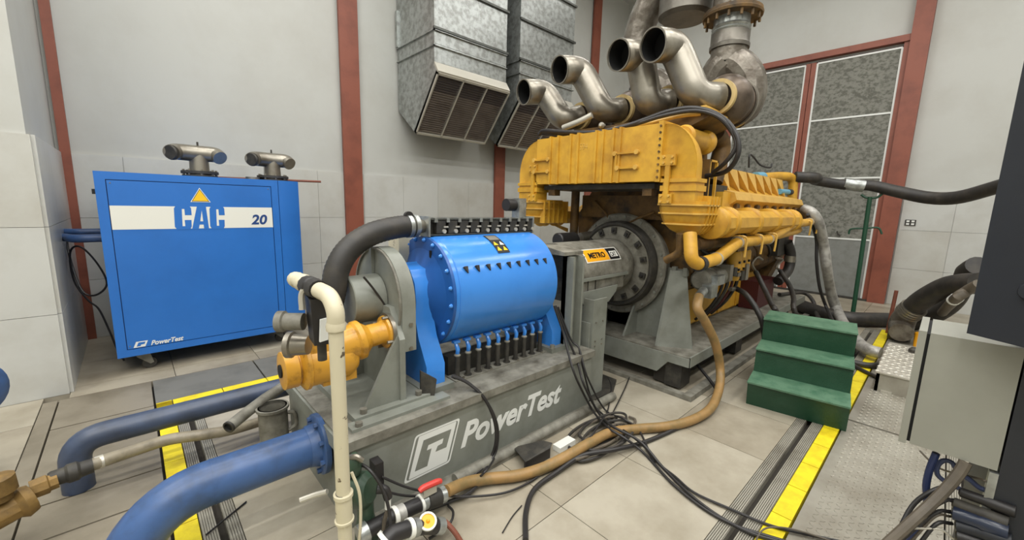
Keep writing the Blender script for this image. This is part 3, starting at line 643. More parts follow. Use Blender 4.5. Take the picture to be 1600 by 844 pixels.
# flywheel coupling
t = thing('flywheel_coupling', 'large dark flywheel disc with bolt pads under the yellow cooler housing', 'flywheel', (3.45, 2.15, 0.5))
obj('coupling_disc', lathe(nb(), (3.36, AX, AZ), (1, 0, 0), [(0, 0.25), (0.0, 0.355), (0.02, 0.37), (0.06, 0.37)], 64), grey2M, t)
obj('outer_ring', lathe(nb(), (3.37, AX, AZ), (1, 0, 0), [(0, 0.36), (-0.012, 0.375), (-0.012, 0.395), (0.02, 0.412), (0.09, 0.415)], 64), dgreyM, t)
for p in circle_pts((3.352, AX, AZ), (1, 0, 0), 0.325, 14, 0.2):
    r_ = (Vector((0, p.y-AX, p.z-AZ))).normalized(); s_ = Vector((0, -r_.z, r_.y))
    q = [p-r_*0.028-s_*0.024, p-r_*0.028+s_*0.024, p+r_*0.028+s_*0.024, p+r_*0.028-s_*0.024]
    pd = obj('bolt_pad', hexa(nb(), q+[v+Vector((-0.018, 0, 0)) for v in q]), dgreyM, t)
    obj('bolt', cyl(nb(), p+Vector((-0.018, 0, 0)), p+Vector((-0.032, 0, 0)), 0.013, None, 6), cableM, pd)
# ================================================================ ENGINE SKID
t = thing('engine_skid', 'long grey steel skid carrying the yellow engine, oily top and stepped end', 'skid', (5, 2.15, 0.0))
SX0, SX1, SY0, SY1 = 3.20, 7.0, 1.275, 3.02
obj('side_beam', box(nb(), SX0, SX1, SY0, SY0+0.14, 0.235, 0.30), greyM, t, bevel=0.004)
obj('side_beam', box(nb(), SX0, SX1, SY1-0.14, SY1, 0.235, 0.30), greyM, t, bevel=0.004)
obj('end_beam', prism(nb(), [(SY0+.005, 0.236), (SY0+0.18, 0.236), (SY0+0.27, 0.125), (SY1-0.27, 0.125), (SY1-0.18, 0.236), (SY1-.005, 0.236), (SY1-.005, 0.305), (SY0+.005, 0.305)], 'x', SX0-0.012, SX0+0.02), greyM, t, bevel=0.003)
obj('deck_plate', box(nb(), SX0, SX1, SY0, SY1, 0.30, 0.315), grey2M, t, bevel=0.003)
obj('deck_lip', box(nb(), SX0, SX1, SY0-0.004, SY0+0.01, 0.235, 0.322), greyM, t)
for x in (3.32, 4.6, 5.9): 
    for y in (1.42, 2.88): obj('isolator', box(nb(), x-0.09, x+0.09, y-0.07, y+0.07, 0.02, 0.235), dgreyM, t, bevel=0.01)
obj('under_rail', box(nb(), SX0+0.05, SX1, 1.45, 1.6, 0.02, 0.235), slabM, t)
obj('ground_rail', box(nb(), 3.10, SX1+.1, 1.20, 1.27, 0.001, 0.045), grey2M, t, bevel=0.004)
obj('ground_rail', box(nb(), 3.10, 3.16, 1.27, 3.0, 0.001, 0.035), grey2M, t, bevel=0.004)
# engine front mount: web and fins
m_ = obj('mount_web', prism(nb(), [(1.40, 0.315), (1.52, 0.98), (1.98, 0.98), (2.02, 0.315)], 'x', 3.50, 3.525), greyM, t)
obj('mount_fin', prism(nb(), [(3.50, 0.97), (3.50, 0.315), (3.27, 0.315), (3.44, 0.97)], 'y', 1.60, 1.622), greyM, m_)
obj('mount_fin', prism(nb(), [(3.50, 0.70), (3.50, 0.315), (3.28, 0.315)], 'y', 1.935, 1.955), greyM, m_)
obj('mount_fin', hexa(nb(), [(3.27, 1.60, 0.315), (3.44, 1.365, 0.315), (3.50, 1.50, 0.97), (3.44, 1.60, 0.97), (3.28, 1.615, 0.315), (3.45, 1.38, 0.315), (3.51, 1.51, 0.97), (3.45, 1.61, 0.97)]), greyM, m_)
m2 = obj('mount_web', prism(nb(), [(2.28, 0.315), (2.32, 0.98), (2.78, 0.98), (2.90, 0.315)], 'x', 3.50, 3.525), greyM, t)
for y in (1.50, 1.60, 1.70): obj('mount_bracket', box(nb(), 3.46, 3.50, y-0.018, y+0.018, 0.93, 1.0), greyM, m_, bevel=0.004)
obj('rear_box', box(nb(), 3.62, 3.74, 1.9, 2.4, 0.315, 0.52), grey2M, t, bevel=0.01)
# ================================================================ ENGINE
t = thing('diesel_engine', 'large yellow sixteen-cylinder diesel engine on the grey skid', 'engine', (4.8, 2.15, 0.31))
E_ = t
fh = obj('flywheel_housing', lathe(nb(), (3.44, AX, AZ), (1, 0, 0), [(0, 0.40), (0.0, 0.47), (0.012, 0.485), (0.045, 0.485), (0.05, 0.44), (0.20, 0.44)], 64), grey2M, t)
for p in circle_pts((3.44, AX, AZ), (1, 0, 0), 0.455, 16, 0.1): obj('bolt', cyl(nb(), p, p+Vector((-0.012, 0, 0)), 0.012, None, 6), greyM, fh)
obj('crankcase', prism(nb(), [(1.74, 0.315), (1.70, 0.70), (1.52, 0.86), (1.50, 1.42), (1.66, 1.66), (2.64, 1.66), (2.80, 1.42), (2.78, 0.86), (2.60, 0.70), (2.56, 0.315)], 'x', 3.62, 6.3), catdM, t, bevel=0.01)
for k in range(5):
    x = 3.86+k*0.5
    c = obj('inspection_cover', box(nb(), x, x+0.40, 1.695, 1.735, 0.40, 0.66), catM, t, bevel=0.012)
pan = obj('oil_pan', prism(nb(), [(1.70, 0.318), (1.66, 0.36), (1.66, 0.72), (1.75, 0.72), (1.75, 0.318)], 'x', 3.75, 6.0), catM, t, bevel=0.01)
for x in (4.2, 4.75, 5.3): obj('pan_rib', box(nb(), x, x+0.03, 1.645, 1.662, 0.36, 0.70), catM, pan)
# charge air cooler across the front
CX = 2.925
cbx = [(1.52, 1.745), (1.54, 1.71), (1.60, 1.70), (2.80, 1.70), (2.84, 1.72), (2.86, 1.76), (2.86, 2.08), (2.80, 2.125), (1.60, 2.125), (1.52, 2.10)]
cooler = obj('aftercooler', prism(nb(), [(1.52, 1.74), (1.53, 1.705), (2.79, 1.705), (2.80, 1.74), (2.80, 2.125), (1.52, 2.125)], 'x', CX, 3.25), catM, t, bevel=0.02, segs=3)
for y0, y1 in ((2.53, 2.622), (2.302, 2.385), (2.045, 2.114), (1.881, 1.945)):
    for y in (y0, y1): obj('cooler_rib', box(nb(), CX-0.014, 3.24, y-0.010, y+0.010, 1.70, 2.135), catM, cooler, bevel=0.006)
fl = obj('cooler_flange', box(nb(), CX-0.012, 3.26, 1.518, 1.556, 1.70, 2.14), catM, cooler, bevel=0.008)
for k in range(9): obj('bolt', cyl(nb(), (CX-0.012, 1.537, 1.735+k*0.046), (CX-0.022, 1.537, 1.735+k*0.046), 0.0085, None, 6), catdM, fl)
for ya, yb, zz2 in ((1.915, 1.721, 1.93), (1.885, 1.721, 1.815), (2.818, 2.64, 1.93), (2.813, 2.64, 1.82)):
    s = obj('pad_rail', box(nb(), CX-0.022, CX, yb, ya, zz2-0.008, zz2+0.008), catM, cooler, bevel=0.003)
    for y in (ya, yb): obj('pad_boss', cyl(nb(), (CX-0.028, y, zz2), (CX, y, zz2), 0.019, None, 12), catlM, s)
obj('pad_rail', box(nb(), CX-0.022, CX, 1.893, 1.909, 1.815, 1.93), catM, cooler, bevel=0.003)
text('chalk_mark', '594', catlM, cooler, plane_mw((CX-0.003, 2.29, 1.99), (0, -1, 0), (0, 0, 1)), 0.075, shear=0.1, sx=0.8)
obj('support_beam', box(nb(), 3.0, 3.5, 1.60, 2.76, 1.655, 1.695), dgreyM, cooler)
for y in (1.62, 2.62): obj('support_block', box(nb(), 3.0, 3.08, y, y+0.08, 1.60, 1.655), catdM, cooler)
def side_elbow(s):
    Y = lambda y: AX + s*(y-AX)      # y given for the near side
    # quarter bend from cooler end down
    pr = [(Y(1.52), 1.745), (Y(1.52), 2.122)]
    for a in range(0, 91, 9): pr.append((Y(1.52-0.262*math.sin(R(a))), 1.80+0.318*math.cos(R(a))))
    pr += [(Y(1.258), 1.715), (Y(1.47), 1.715), (Y(1.478), 1.738)]
    cy_, cz_ = Y(1.47), 1.79
    rg = [[(x, cy_+(p[0]-cy_)*k, cz_+(p[1]-cz_)*k) for p in pr] for x, k in ((CX+0.022, 0.93), (CX+0.010, 0.97), (CX+0.012, 1.0), (CX+0.06, 1.0), (CX+0.14, 0.93), (CX+0.20, 0.80))]
    bm = nb(); loft(bm, [rg[0]] + rg[2:]); e = obj('elbow_housing', bm, catM, t, smooth=50)
    for z0, z1 in ((1.695, 1.722), (1.632, 1.672)):
        obj('neck_band', box(nb(), CX+0.0, 3.10, min(Y(1.245), Y(1.515)), max(Y(1.245), Y(1.515)), z0, z1), catM, e, bevel=0.012)
    obj('neck', box(nb(), CX+0.012, 3.09, min(Y(1.256), Y(1.50)), max(Y(1.256), Y(1.50)), 1.53, 1.72), catM, e, bevel=0.03, segs=3)
    # bowl turning back along the engine
    secs = []
    for (z, dy, x0) in ((1.56, 0.0, 2.93), (1.50, 0.0, 2.935), (1.44, 0.012, 2.95), (1.39, 0.03, 2.97), (1.345, 0.065, 3.01), (1.315, 0.11, 3.07)):
        ya, yb = Y(1.215+dy*0.6), Y(1.535-dy*0.9); x1 = 3.30
        c = 0.05
        ring_ = [(x0+c, ya, z), (x1, ya, z), (x1, yb, z), (x0+c, yb, z), (x0, yb+(ya-yb)*0.16, z), (x0, ya-(ya-yb)*0.16, z)]
        secs.append(ring_)
    bm = nb(); loft(bm, secs); bl = obj('bowl', bm, catM, t, bevel=0.018, segs=3, smooth=50)
    for z, dy, x0 in ((1.533, 0.0, 2.93), (1.470, 0.004, 2.945), (1.392, 0.03, 2.965)):
        ya, yb = Y(1.200+dy*0.6), Y(1.545-dy*0.9)
        bm = nb(); c = 0.05
        rr = [(x0-.012+c, ya), (3.285, ya), (3.285, yb), (x0-.012+c, yb), (x0-.012, yb+(ya-yb)*0.16), (x0-.012, ya-(ya-yb)*0.16)]
        prism(bm, rr, 'z', z-0.006, z+0.006); obj('bowl_rib', bm, catlM, bl)
    for x in (3.09, 3.15, 3.21, 3.27):
        pr = [(Y(1.20), 1.60), (Y(1.20), 1.47), (Y(1.215), 1.39), (Y(1.27), 1.32), (Y(1.33), 1.305), (Y(1.33), 1.60), (Y(1.27), 1.605)]
        obj('bowl_rib', prism(nb(), pr, 'x', x-0.006, x+0.006), catM, bl)
    # strap with bolts
    yc = Y(1.462)
    sp = obj('strap', box(nb(), CX-0.014, CX+0.01, yc-0.018, yc+0.018, 1.60, 1.83), catM, e, bevel=0.003)
    obj('strap_plate', box(nb(), CX-0.016, CX+0.01, yc-0.055, yc+0.062, 1.815, 1.893), catM, sp, bevel=0.004)
    obj('strap_plate', box(nb(), CX-0.016, CX+0.01, yc-0.05, yc+0.05, 1.54, 1.61), catM, sp, bevel=0.004)
    for dy, z in ((-0.034, 1.875), (0.03, 1.878), (-0.034, 1.835), (0.03, 1.835), (-0.03, 1.597), (0.03, 1.597), (-0.03, 1.555), (0.03, 1.555)):
        obj('bolt', cyl(nb(), (CX-0.016, yc+dy, z), (CX-0.027, yc+dy, z), 0.010, None, 6), catlM, sp)
    # log manifold
    yc = Y(1.255)
    oc = [(yc+0.125*math.cos(R(a)), 1.405+0.105*math.sin(R(a))) for a in range(22, 382, 45)]
    xs_ = [3.30, 3.53, 4.10, 4.69, 5.22, 5.50]
    for a, b_ in zip(xs_, xs_[1:]):
        obj('air_manifold', prism(nb(), oc, 'x', a+0.035, b_-0.035), catM, t, bevel=0.008)
    for x in xs_:
        c = obj('manifold_joint', lathe(nb(), (x-0.045, yc, 1.405), (1, 0, 0), [(0, 0.113), (0.01, 0.128), (0.03, 0.120), (0.045, 0.118), (0.06, 0.120), (0.08, 0.128), (0.09, 0.113)], 28), catM, t)
    for x in xs_[1:]:
        obj('manifold_rib', hexa(nb(), [(x-0.13, Y(1.30), 1.30), (x-0.12, Y(1.30), 1.30), (x+0.02, Y(1.42), 1.22), (x+0.0, Y(1.42), 1.22), (x-0.13, Y(1.30), 1.32), (x-0.12, Y(1.30), 1.32), (x+0.02, Y(1.42), 1.26), (x+0.0, Y(1.42), 1.26)]), catM, t)
side_elbow(1); side_elbow(-1)
# rocker area near side
hx = [(1.305, 1.595), (1.33, 1.66), (1.48, 1.695), (1.52, 1.66), (1.48, 1.56), (1.36, 1.552)]
cv = obj('cover_rail', prism(nb(), hx, 'x', 3.93, 6.33), catlM, t, bevel=0.004)
for k in range(8): obj('rail_foot', box(nb(), 4.02+k*0.29, 4.10+k*0.29, 1.33, 1.36, 1.525, 1.56), catdM, cv)
obj('head_block', box(nb(), 3.75, 6.25, 1.36, 1.62, 1.42, 1.66), catM, t, bevel=0.01)
for s in (1, -1):
    for k in range(8):
        x = 4.0+k*0.27; w2 = 0.27
        Y = lambda y: AX+s*(y-AX)
        P_ = [(x+0.01, Y(1.53), 1.905), (x+w2-0.015, Y(1.53), 1.905), (x+w2*0.62, Y(1.452), 1.682)]
        Q_ = [(x+0.01, Y(1.95), 1.95), (x+w2-0.015, Y(1.95), 1.95), (x+w2*0.62, Y(1.95), 1.70)]
        bm = nb(); loft(bm, [[Vector(p) for p in P_], [Vector(p) for p in Q_]]); obj('valve_cover', bm, catlM if s > 0 else catM, t, smooth=None)
    Y = lambda y: AX+s*(y-AX)
    obj('cover_bed', prism(nb(), [(Y(1.46), 1.66), (Y(1.462), 1.684), (Y(1.74), 1.90), (Y(1.95), 1.90), (Y(1.95), 1.66)], 'x', 4.0, 6.17), catM, t)
obj('pushrod_block', box(nb(), 3.70, 4.0, 1.42, 1.60, 1.55, 1.72), dgreyM, t, bevel=0.02)
obj('valley_cover', box(nb(), 3.7, 6.2, 1.9, 2.4, 1.66, 1.82), catdM, t)
# gate bracket and risers above the near manifold
b = nb(); box(b, 3.42, 3.44, 1.36, 1.38, 1.56, 1.90); box(b, 3.42, 3.58, 1.36, 1.375, 1.885, 1.90); box(b, 3.56, 3.58, 1.36, 1.38, 1.56, 1.90); obj('bracket_frame', b, catM, t)
obj('bracket_plate', box(nb(), 3.41, 3.425, 1.36, 1.46, 1.56, 1.90), catdM, t)
obj('water_riser', tube(nb(), elbowed([(3.627, 1.500, 1.708), (3.547, 1.500, 2.044), (3.9, 1.85, 2.12)], 0.08), 0.045, 14, smooth=False), catdM, t)
obj('water_riser', tube(nb(), elbowed([(3.882, 1.500, 1.749), (4.011, 1.500, 2.099), (3.814, 1.500, 2.167)], 0.12), 0.075, 16, smooth=False), catdM, t)
th = obj('thermostat_pipe', lathe(nb(), (3.121, 1.470, 2.048), (1, 0, 0), [(0, 0.075), (0.03, 0.09), (0.05, 0.078), (0.36, 0.078), (0.38, 0.098), (0.42, 0.098), (0.47, 0.07)], 24), catM, t)
# turbo deck
obj('turbo_deck', prism(nb(), [(1.33, 2.20), (1.33, 2.235), (2.95, 2.235), (2.95, 2.20), (2.85, 2.14), (1.48, 2.14)], 'x', 3.25, 3.75), catdM, t, bevel=0.004)
obj('deck_bracket', box(nb(), 3.40, 3.75, 1.34, 1.50, 2.235, 2.25), catM, t); obj('deck_bracket', box(nb(), 3.38, 3.42, 1.40, 1.44, 2.235, 2.30), catM, t)
mouths = [(1.72, 2.745, 1.405), (2.02, 2.735, 1.83), (2.66, 2.76, 2.29), (3.13, 2.64, 2.77)]
bend = [((1058, 72), (1082, 148)), ((1004, 90), (1016, 160)), ((908, 112), (928, 172)), ((846, 146), (868, 184))]
MP = []
for m0, b2, r0_ in (((3.080, 1.749, 2.753), (3.380, 1.516, 2.391), (3.560, 1.408, 2.402)), ((3.080, 2.057, 2.750), (3.380, 1.920, 2.394), (3.560, 1.831, 2.429)), ((3.080, 2.695, 2.768), (3.380, 2.389, 2.402), (3.560, 2.302, 2.432)), ((3.080, 3.170, 2.651), (3.380, 2.876, 2.382), (3.560, 2.794, 2.438))):
    b1 = tuple(Vector(m0)+Vector((0.95, -0.16, 0.17)).normalized()*0.27)
    MP.append([m0, b1, b2, r0_])
for i, path in enumerate(MP):
    P = elbowed(path, 0.11, 7)
    p = obj('intake_pipe', tube(nb(), P, [0.119, 0.119, 0.118, 0.116, 0.112, 0.108, 0.108], 28, smooth=False, cap=False), steelM, t, smooth=60)
    mod = p.modifiers.new('thickness', 'SOLIDIFY'); mod.thickness = 0.006; mod.offset = 1
    d = (P[1]-P[0]).normalized()
    obj('pipe_rim', ringband(nb(), P[0], d, 0.115, 0.126, -0.004, 0.008, 40), steelM, p)
    bm = nb(); tube(bm, P, 0.108, 20, smooth=False); 
    obj('bore_shade_lining', tube(nb(), [P[0]+d*0.012, P[0]+d*0.09, P[0]+d*0.17], 0.1155, 28, smooth=False, cap=False), holeM, p); obj('bore_shade_disc', cyl(nb(), P[0]+d*0.17, P[0]+d*0.172, 0.1155, None, 28), holeM, p)  # black lining and disc paint the shade deep inside the mouth
    bm.free()
    e = P[-1]; yy_, zz3 = e.y, e.z
    tb = obj('turbo_compressor', lathe(nb(), (e.x+0.02, yy_, zz3), (1, 0, 0), [(0, 0.12), (0.02, 0.14), (0.045, 0.17), (0.10, 0.205), (0.17, 0.205), (0.21, 0.17), (0.23, 0.12)], 36), turboM, t)
    obj('turbo_ring', ringband(nb(), (e.x-0.02, yy_, zz3), (1, 0, 0), 0.108, 0.138, 0, 0.035, 36), cyelM, tb)
    obj('turbo_turbine', lathe(nb(), (e.x+0.25, yy_, zz3), (1, 0, 0), [(0, 0.10), (0.03, 0.18), (0.05, 0.20), (0.06, 0.20), (0.14, 0.16), (0.22, 0.10)], 36), turboM, t)
    obj('band_clamp', ringband(nb(), (e.x+0.28, yy_, zz3), (1, 0, 0), 0.195, 0.208, 0, 0.03, 36), steelM, tb)
    obj('turbo_pedestal', box(nb(), e.x+0.08, e.x+0.26, yy_-0.06, yy_+0.06, 2.235, 2.32), catdM, t)
# far end of engine
obj('water_outlet', tube(nb(), elbowed([(5.9, 1.75, 1.92), (6.35, 1.62, 1.97), (6.62, 1.52, 1.97), (6.62, 1.50, 1.62)], 0.12), 0.058, 14, smooth=False), catM, t)
obj('blue_sleeve', cyl(nb(), (5.72, 1.72, 1.92), (6.0, 1.72, 1.94), 0.06, None, 16), cyanM, t)
obj('blue_sleeve', cyl(nb(), (5.95, 1.50, 1.75), (6.35, 1.50, 1.76), 0.035, None, 14), cyanM, t)
obj('sleeve_end', cyl(nb(), (6.35, 1.50, 1.76), (6.48, 1.50, 1.765), 0.04, None, 14), dgreyM, t)
obj('end_flange', cyl(nb(), (6.45, 1.30, 1.46), (6.50, 1.30, 1.46), 0.13, None, 24), catdM, t)
obj('front_gear_case', prism(nb(), [(1.6, 0.6), (1.45, 1.0), (1.45, 1.6), (2.85, 1.6), (2.85, 1.0), (2.7, 0.6)], 'x', 6.25, 6.5), catdM, t, bevel=0.01)
obj('pump_block', box(nb(), 5.9, 6.3, 1.42, 1.62, 0.95, 1.2), dgreyM, t, bevel=0.03)
obj('pump_hose', tube(nb(), [(6.2, 1.40, 1.12), (6.28, 1.36, 0.95), (6.25, 1.36, 0.75), (6.0, 1.40, 0.62)], 0.06, 12), blackM, t)
obj('hose_band', cyl(nb(), (6.27, 1.365, 0.86), (6.27, 1.36, 0.94), 0.068, None, 14), steelM, t)
obj('maroon_box', box(nb(), 5.45, 6.1, 1.46, 1.66, 0.32, 0.66), marM, t, bevel=0.006)
# lower pipes
lp = [(2.954, 1.270, 1.329), (2.899, 1.220, 1.152), (2.968, 1.200, 1.112), (3.308, 1.200, 1.125), (3.735, 1.200, 1.236), (4.239, 1.200, 1.232), (4.591, 1.200, 1.231), (5.435, 1.200, 1.364), (6.493, 1.200, 1.391)]
w1 = obj('water_pipe', tube(nb(), elbowed(lp, 0.09), 0.047, 16, smooth=False), catM, t)
w2_ = obj('water_pipe', tube(nb(), [(3.2, 1.33, 1.235), (4.4, 1.33, 1.235)], 0.05, 16, smooth=False), catdM, t)
obj('water_pipe', tube(nb(), elbowed([(4.7, 1.30, 1.22), (5.3, 1.25, 1.26), (5.85, 1.25, 1.28), (6.2, 1.3, 1.28)], 0.1), 0.045, 16, smooth=False), catM, t)
for p in ((3.308, 1.200, 1.125), (3.735, 1.200, 1.236), (4.239, 1.200, 1.232), (4.591, 1.200, 1.231), (6.215, 1.200, 1.385)):
    obj('pipe_clamp', cyl(nb(), Vector(p)-Vector((0.012, 0, 0)), Vector(p)+Vector((0.012, 0, 0)), 0.053, None, 16), trimM, w1)
for p in ((3.751, 1.200, 1.235), (4.183, 1.200, 1.234), (4.610, 1.200, 1.236), (6.005, 1.200, 1.348), (6.369, 1.200, 1.360)):
    q = Vector(p); obj('clamp_hook', tube(nb(), [q+Vector((-0.03, 0.05, 0.055)), q+Vector((0, -0.055, 0.05)), q+Vector((0.01, -0.062, -0.03)), q+Vector((0.01, -0.058, -0.12))], 0.010, 6, 4), catlM, w1)
obj('hose_clamp', cyl(nb(), (2.979, 1.200, 1.111), (3.035, 1.200, 1.111), 0.056, None, 18), cableM, w1)
obj('feed_pipe', tube(nb(), elbowed([(2.953, 1.340, 1.324), (2.982, 1.340, 1.180), (2.984, 1.450, 1.109)], 0.05), 0.03, 12, smooth=False), catdM, t)
for x in (3.62, 4.1, 4.9): obj('knob_fitting', lathe(nb(), (x, 1.26, 1.28), (0, 0, 1), [(0, 0.05), (0.02, 0.05), (0.035, 0.02)], 12), dgreyM, t)
# filters
for k in range(3):
    x = 4.26+k*0.135
    f_ = obj('oil_filter', lathe(nb(), (x, 1.38, 0.83), (0, 0, 1), [(0, 0.055), (0.02, 0.064), (0.27, 0.064), (0.29, 0.05)], 20), catM, t)
for k in range(3):
    x = 4.26+k*0.135
    for z in (0.93, 1.0): obj('filter_print', box(nb(), x-0.035, x-0.01, 1.312, 1.33, z, z+0.022), signkM, E_)
obj('filter_base', box(nb(), 4.18, 4.62, 1.33, 1.52, 1.115, 1.15), catdM, t, bevel=0.01)
obj('fuel_block', box(nb(), 3.84, 4.12, 1.45, 1.6, 0.78, 1.12), dgreyM, t, bevel=0.02)
# starter and grey cylinder at near side
st_ = obj('starter_motor', lathe(nb(), (3.54, 1.40, 0.90), (1, 0, 0), [(0, 0.07), (0.02, 0.09), (0.16, 0.09), (0.165, 0.10), (0.19, 0.10), (0.195, 0.09), (0.50, 0.085), (0.52, 0.06)], 24), grey2M, t)
for k in range(5):
    a = k*1.3; obj('engine_fitting', box(nb(), 3.95+k*0.11, 4.03+k*0.11, 1.30, 1.42, 0.86+0.04*math.sin(a), 0.96+0.05*math.cos(a)), (steelM, dgreyM)[k % 2], t, bevel=0.015)
for k in range(4): obj('engine_line', tube(nb(), [(4.0+k*0.13, 1.42, 0.93), (4.02+k*0.13, 1.38, 0.8), (4.0+k*0.13, 1.45, 0.6), (4.03+k*0.13, 1.6, 0.42)], 0.013+0.004*(k % 2), 8), (cableM, dgreyM, marM, dgreyM)[k], t)
for pa in ([(3.57, 2.33, 1.5), (3.5, 2.25, 1.42), (3.45, 2.1, 1.36), (3.45, 1.95, 1.42), (3.5, 1.85, 1.47)], [(3.5, 1.85, 1.45), (3.48, 1.75, 1.40), (3.46, 1.6, 1.36), (3.5, 1.5, 1.3)], [(3.5, 2.5, 1.56), (3.45, 2.35, 1.46), (3.45, 2.3, 1.40)]):
    obj('brake_line', tube(nb(), pa, 0.012, 8), catdM, t)
obj('rear_bracket', box(nb(), 3.52, 3.62, 1.62, 2.68, 1.40, 1.62), catdM, t, bevel=0.01)
obj('rear_column', cyl(nb(), (3.45, 2.72, 1.15), (3.45, 2.72, 1.66), 0.045, None, 14), catdM, t)
mm = obj('starter_black', lathe(nb(), (2.95, 2.52, 1.18), (1, 0, 0), [(0, 0.06), (0.01, 0.07), (0.25, 0.07), (0.27, 0.05), (0.27, 0.035), (0.31, 0.03)], 24), cableM, t); obj('starter_silver', cyl(nb(), (3.28, 2.5, 1.20), (3.5, 2.46, 1.22), 0.045, None, 16), steelM, mm)
for k in range(6): obj('bowl_flute', box(nb(), 3.0+k*0.07, 3.012+k*0.07, 2.74, 2.80, 1.33, 1.55), catM, E_)
for k in range(7):
    x = 3.3+k*0.45; obj('block_line', tube(nb(), [(x, 1.50, 1.15), (x+0.1, 1.46, 1.08), (x+0.18, 1.46, 1.0), (x+0.3, 1.5, 0.95)], 0.016, 8), (catdM, dgreyM)[k % 2], t)
# ================================================================ EXHAUST DUCT overhead
t = thing('exhaust_duct', 'foil-wrapped exhaust duct hanging over the engine with a flanged riser', 'exhaust', (4.1, 1.95, 2.3))
XE = 4.0
r1 = obj('riser_pipe', lathe(nb(), (XE, 1.53, 2.78), (0, 0, 1), [(0, 0.145), (0.14, 0.145)], 28), wrapM, t)
obj('riser_band', lathe(nb(), (XE, 1.53, 2.90), (0, 0, 1), [(0, 0.16), (0.03, 0.162), (0.04, 0.155), (0.13, 0.155)], 32), dsteelM, t)
bel = obj('bellows', lathe(nb(), (XE, 1.53, 3.03), (0, 0, 1), [(0, 0.145), (0.015, 0.157), (0.03, 0.145), (0.045, 0.157), (0.06, 0.145), (0.14, 0.145)], 32), galvM, t)
fl = obj('riser_flange', lathe(nb(), (XE, 1.53, 3.155), (0, 0, 1), [(0, 0.235), (0.02, 0.24), (0.028, 0.232), (0.05, 0.232), (0.055, 0.15)], 40), catdM, t)
for p in circle_pts((XE, 1.53, 3.155), (0, 0, 1), 0.212, 14): obj('bolt', cyl(nb(), p+Vector((0, 0, -0.05)), p+Vector((0, 0, 0.06)), 0.012, None, 6), catdM, fl)
obj('upper_elbow', tube(nb(), [(XE, 1.53, 3.20), (XE, 1.53, 3.45), (XE, 1.62, 3.7), (XE, 1.85, 3.9)], 0.17, 22), wrapM, t)
obj('silencer', lathe(nb(), (XE, 1.965, 3.27), (0, 0, 1), [(0, 0.20), (0.03, 0.235), (0.05, 0.235), (1.9, 0.235)], 40), dsteelM, t)
obj('rear_branch', tube(nb(), [(4.100, 2.502, 3.052), (4.100, 2.505, 3.275), (4.100, 2.441, 3.474), (4.100, 2.303, 3.671), (4.05, 2.05, 3.9)], [0.15, 0.15, 0.15, 0.15, 0.12], 22), wrapM, t)
obj('outer_elbow', tube(nb(), [(4.000, 1.519, 2.793), (4.020, 1.447, 2.740), (4.050, 1.384, 2.639), (4.050, 1.354, 2.507), (4.020, 1.374, 2.398), (3.950, 1.417, 2.328)], [0.14, 0.15, 0.155, 0.15, 0.145, 0.13], 14, 3), wrapM, t, smooth=20)
obj('inner_elbow', tube(nb(), [(4.000, 1.524, 2.795), (4.000, 1.584, 2.743), (4.000, 1.630, 2.654), (4.000, 1.641, 2.534), (4.0, 1.80, 2.3)], [0.15, 0.15, 0.14, 0.13, 0.12], 14, 3), wrapM, t, smooth=20)
obj('rear_elbow', tube(nb(), [(4.100, 2.360, 2.864), (4.100, 2.225, 2.788), (4.100, 2.117, 2.657), (4.1, 2.2, 2.3)], [0.10, 0.12, 0.12, 0.11], 14, 3), wrapM, t, smooth=20)
obj('rear_riser', tube(nb(), [(4.200, 2.447, 3.064), (4.200, 2.418, 2.910), (4.200, 2.578, 2.795), (4.2, 2.6, 2.35)], 0.05, 12), dgreyM, t)

# wiring looms over the cooler
def loom(pts, r, label, m=None): return solo('wiring_hose', tube(nb(), pts, r, 10, 6), m or cableM, label, 'hose', 'black hoses lying along the cooler top')
loom([(3.000, 2.855, 2.189), (3.000, 2.789, 2.218), (3.000, 2.546, 2.180), (3.020, 2.201, 2.141), (3.040, 1.931, 2.160), (3.100, 1.768, 2.209), (3.150, 1.609, 2.254), (3.200, 1.457, 2.264), (3.250, 1.321, 2.225), (3.300, 1.213, 2.141), (3.300, 1.135, 2.015), (3.300, 1.126, 1.892), (3.350, 1.213, 1.794), (3.400, 1.378, 1.769)], 0.018, 'black hose along the cooler top, outer of the two loops ending by the valve covers')
loom([(3.020, 2.807, 2.211), (3.020, 2.412, 2.152), (3.040, 1.991, 2.147), (3.080, 1.811, 2.182), (3.130, 1.623, 2.224), (3.200, 1.430, 2.241), (3.250, 1.281, 2.188), (3.300, 1.185, 2.079), (3.300, 1.143, 1.971), (3.300, 1.198, 1.865), (3.350, 1.307, 1.788)], 0.016, 'black hose along the cooler top, inner of the two loops ending by the valve covers')
loom([(3.050, 2.877, 2.210), (3.050, 2.587, 2.157), (3.050, 2.291, 2.138), (3.100, 2.060, 2.147)], 0.022, 'short thick black hose on the left half of the cooler top', blackM)
solo('deck_pipe', tube(nb(), [(3.100, 2.633, 2.238), (3.120, 2.461, 2.278), (3.150, 2.342, 2.324)], 0.028, 12), trimM, 'short cream pipe lying behind the cooler top under the leftmost intake pipe', 'pipe')
solo('deck_rail', tube(nb(), [(3.200, 2.129, 2.195), (3.200, 1.822, 2.196), (3.220, 1.562, 2.220), (3.250, 1.401, 2.222)], 0.014, 8), catlM, 'cream rail under the looped black hoses on the cooler top', 'rail')
solo('deck_rail', box(nb(), 3.28, 3.62, 1.38, 1.42, 2.245, 2.29), catlM, 'cream angle bracket below the nearest intake pipe', 'bracket')
